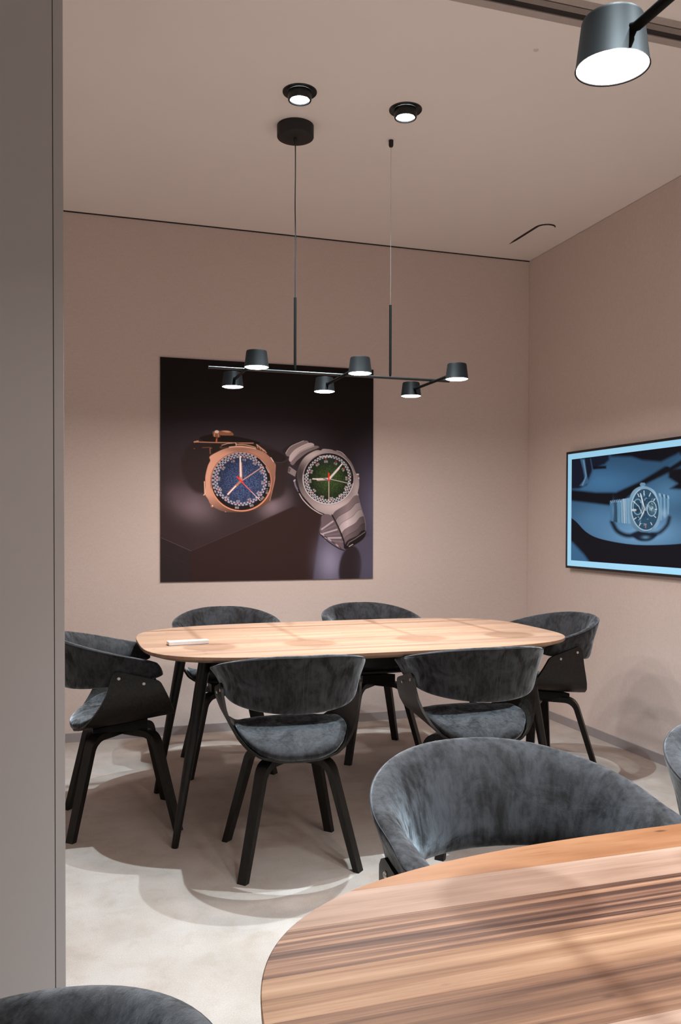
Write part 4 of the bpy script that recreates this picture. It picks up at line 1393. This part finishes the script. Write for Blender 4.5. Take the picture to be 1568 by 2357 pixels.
# poster on the back wall
PX0, PX1, PZ0, PZ1 = 0.5016, 1.7699, 0.869, 2.1305
t = empty('wall_poster', ((PX0 + PX1) / 2, YW, (PZ0 + PZ1) / 2))
tag(t, 'large square unframed dark poster of two wristwatches on the back wall', 'poster')
cxp, czp = (PX0 + PX1) / 2, (PZ0 + PZ1) / 2
box('backing_panel', PX0 - cxp, PX1 - cxp, -0.0095, 0.0, PZ0 - czp, PZ1 - czp, M['print_edge'], t)
NUP = 600
pim = draw_poster(NUP, NUP)
tri_mesh_grid('printed_picture', (PX0 - cxp, -0.0101, PZ1 - czp), (PX1 - PX0, 0, 0), (0, 0, PZ0 - PZ1), NUP, NUP, pim, print_mat('poster print', 0, 0.6, 1.35), t)['label'] = 'flat print, copper watch with blue dial and steel watch with green dial'

# wall screen on the right wall
TY0, TY1, TZ0, TZ1 = 4.3727, 3.175, 0.9448, 1.6217
cyt, czt = (TY0 + TY1) / 2, (TZ0 + TZ1) / 2
t = empty('wall_screen', (XW, cyt, czt))
tag(t, 'black framed wall screen showing a blue toned wristwatch, on the right wall', 'television')
bw = 0.0135
box('casing', -0.037, -0.002, TY1 - cyt + 0.002, TY0 - cyt - 0.002, TZ0 - czt + 0.002, TZ1 - czt - 0.002, M['edge_frame'], t)
for nm, (y0, y1, z0, z1) in (('left', (TY0 - bw, TY0, TZ0, TZ1)), ('right', (TY1, TY1 + bw, TZ0, TZ1)), ('top', (TY1 + bw, TY0 - bw, TZ1 - bw, TZ1)), ('bottom', (TY1 + bw, TY0 - bw, TZ0, TZ0 + bw))):
    box('frame', -0.043, -0.033, y0 - cyt, y1 - cyt, z0 - czt, z1 - czt, M['edge_frame'], t, bevel=0.0008)
# lit light-blue mat border and the picture itself
mat_w = 0.038
iy0, iy1, iz0, iz1 = TY0 - bw, TY1 + bw, TZ0 + bw, TZ1 - bw
def solve_h(src, dst):
    A, b = [], []
    for (u, v), (x, y) in zip(src, dst):
        A.append([u, v, 1, 0, 0, 0, -u * x, -v * x]); b.append(x)
        A.append([0, 0, 0, u, v, 1, -u * y, -v * y]); b.append(y)
    s = np.linalg.solve(np.array(A), np.array(b))
    return [s[0], s[1], s[2], s[3], s[4], s[5], s[6], s[7]]
XS = -0.0405
HY = solve_h([(4.33, 1.58), (4.33, 0.99), (3.6, 1.58), (3.6, 0.99)], [(83, 329.4), (73, 1694.5), (1187.4, 189.1), (1173, 1775.9)])
my0, my1, mz0, mz1 = 4.3200, 3.2280, 0.9910, 1.5760
NUS, NVS = 430, 230
def screen_h():
    # picture-sheet (u, v) -> layout
    pts, dst = [], []
    for u, v in ((0, 0), (1, 0), (0, 1), (1, 1)):
        Y, Z = my0 + (my1 - my0) * u, mz1 + (mz0 - mz1) * v
        w = HY[6] * Y + HY[7] * Z + 1
        pts.append((u, v)); dst.append(((HY[0] * Y + HY[1] * Z + HY[2]) / w, (HY[3] * Y + HY[4] * Z + HY[5]) / w))
    return solve_h(pts, dst)
sim = draw_screen(NUS, NVS, screen_h())
tri_mesh_grid('screen_picture', (XS, my0 - cyt, mz1 - czt), (0, my1 - my0, 0), (0, 0, mz0 - mz1), NUS, NVS, sim, print_mat('screen picture', 0.84), t)['label'] = 'lit picture of an oval steel watch in blue tones'
bm = bmesh.new()
yo0, yo1, zo0, zo1 = iy0 - cyt, iy1 - cyt, iz0 - czt, iz1 - czt
yi0, yi1, zi0, zi1 = my0 - cyt, my1 - cyt, mz0 - czt, mz1 - czt
for (a0, a1, b0, b1) in ((yo0, yi0, zo0, zo1), (yi1, yo1, zo0, zo1), (yi0, yi1, zi1, zo1), (yi0, yi1, zo0, zi0)):
    q = [bm.verts.new((XS, y, z)) for y, z in ((a0, b0), (a1, b0), (a1, b1), (a0, b1))]
    bm.faces.new(q)
o = from_bm('mat_border', bm, emit_mat('lit blue mat', tuple(srgb((126, 176, 203))), 0.86), t)
o['label'] = 'pale blue lit border around the picture'
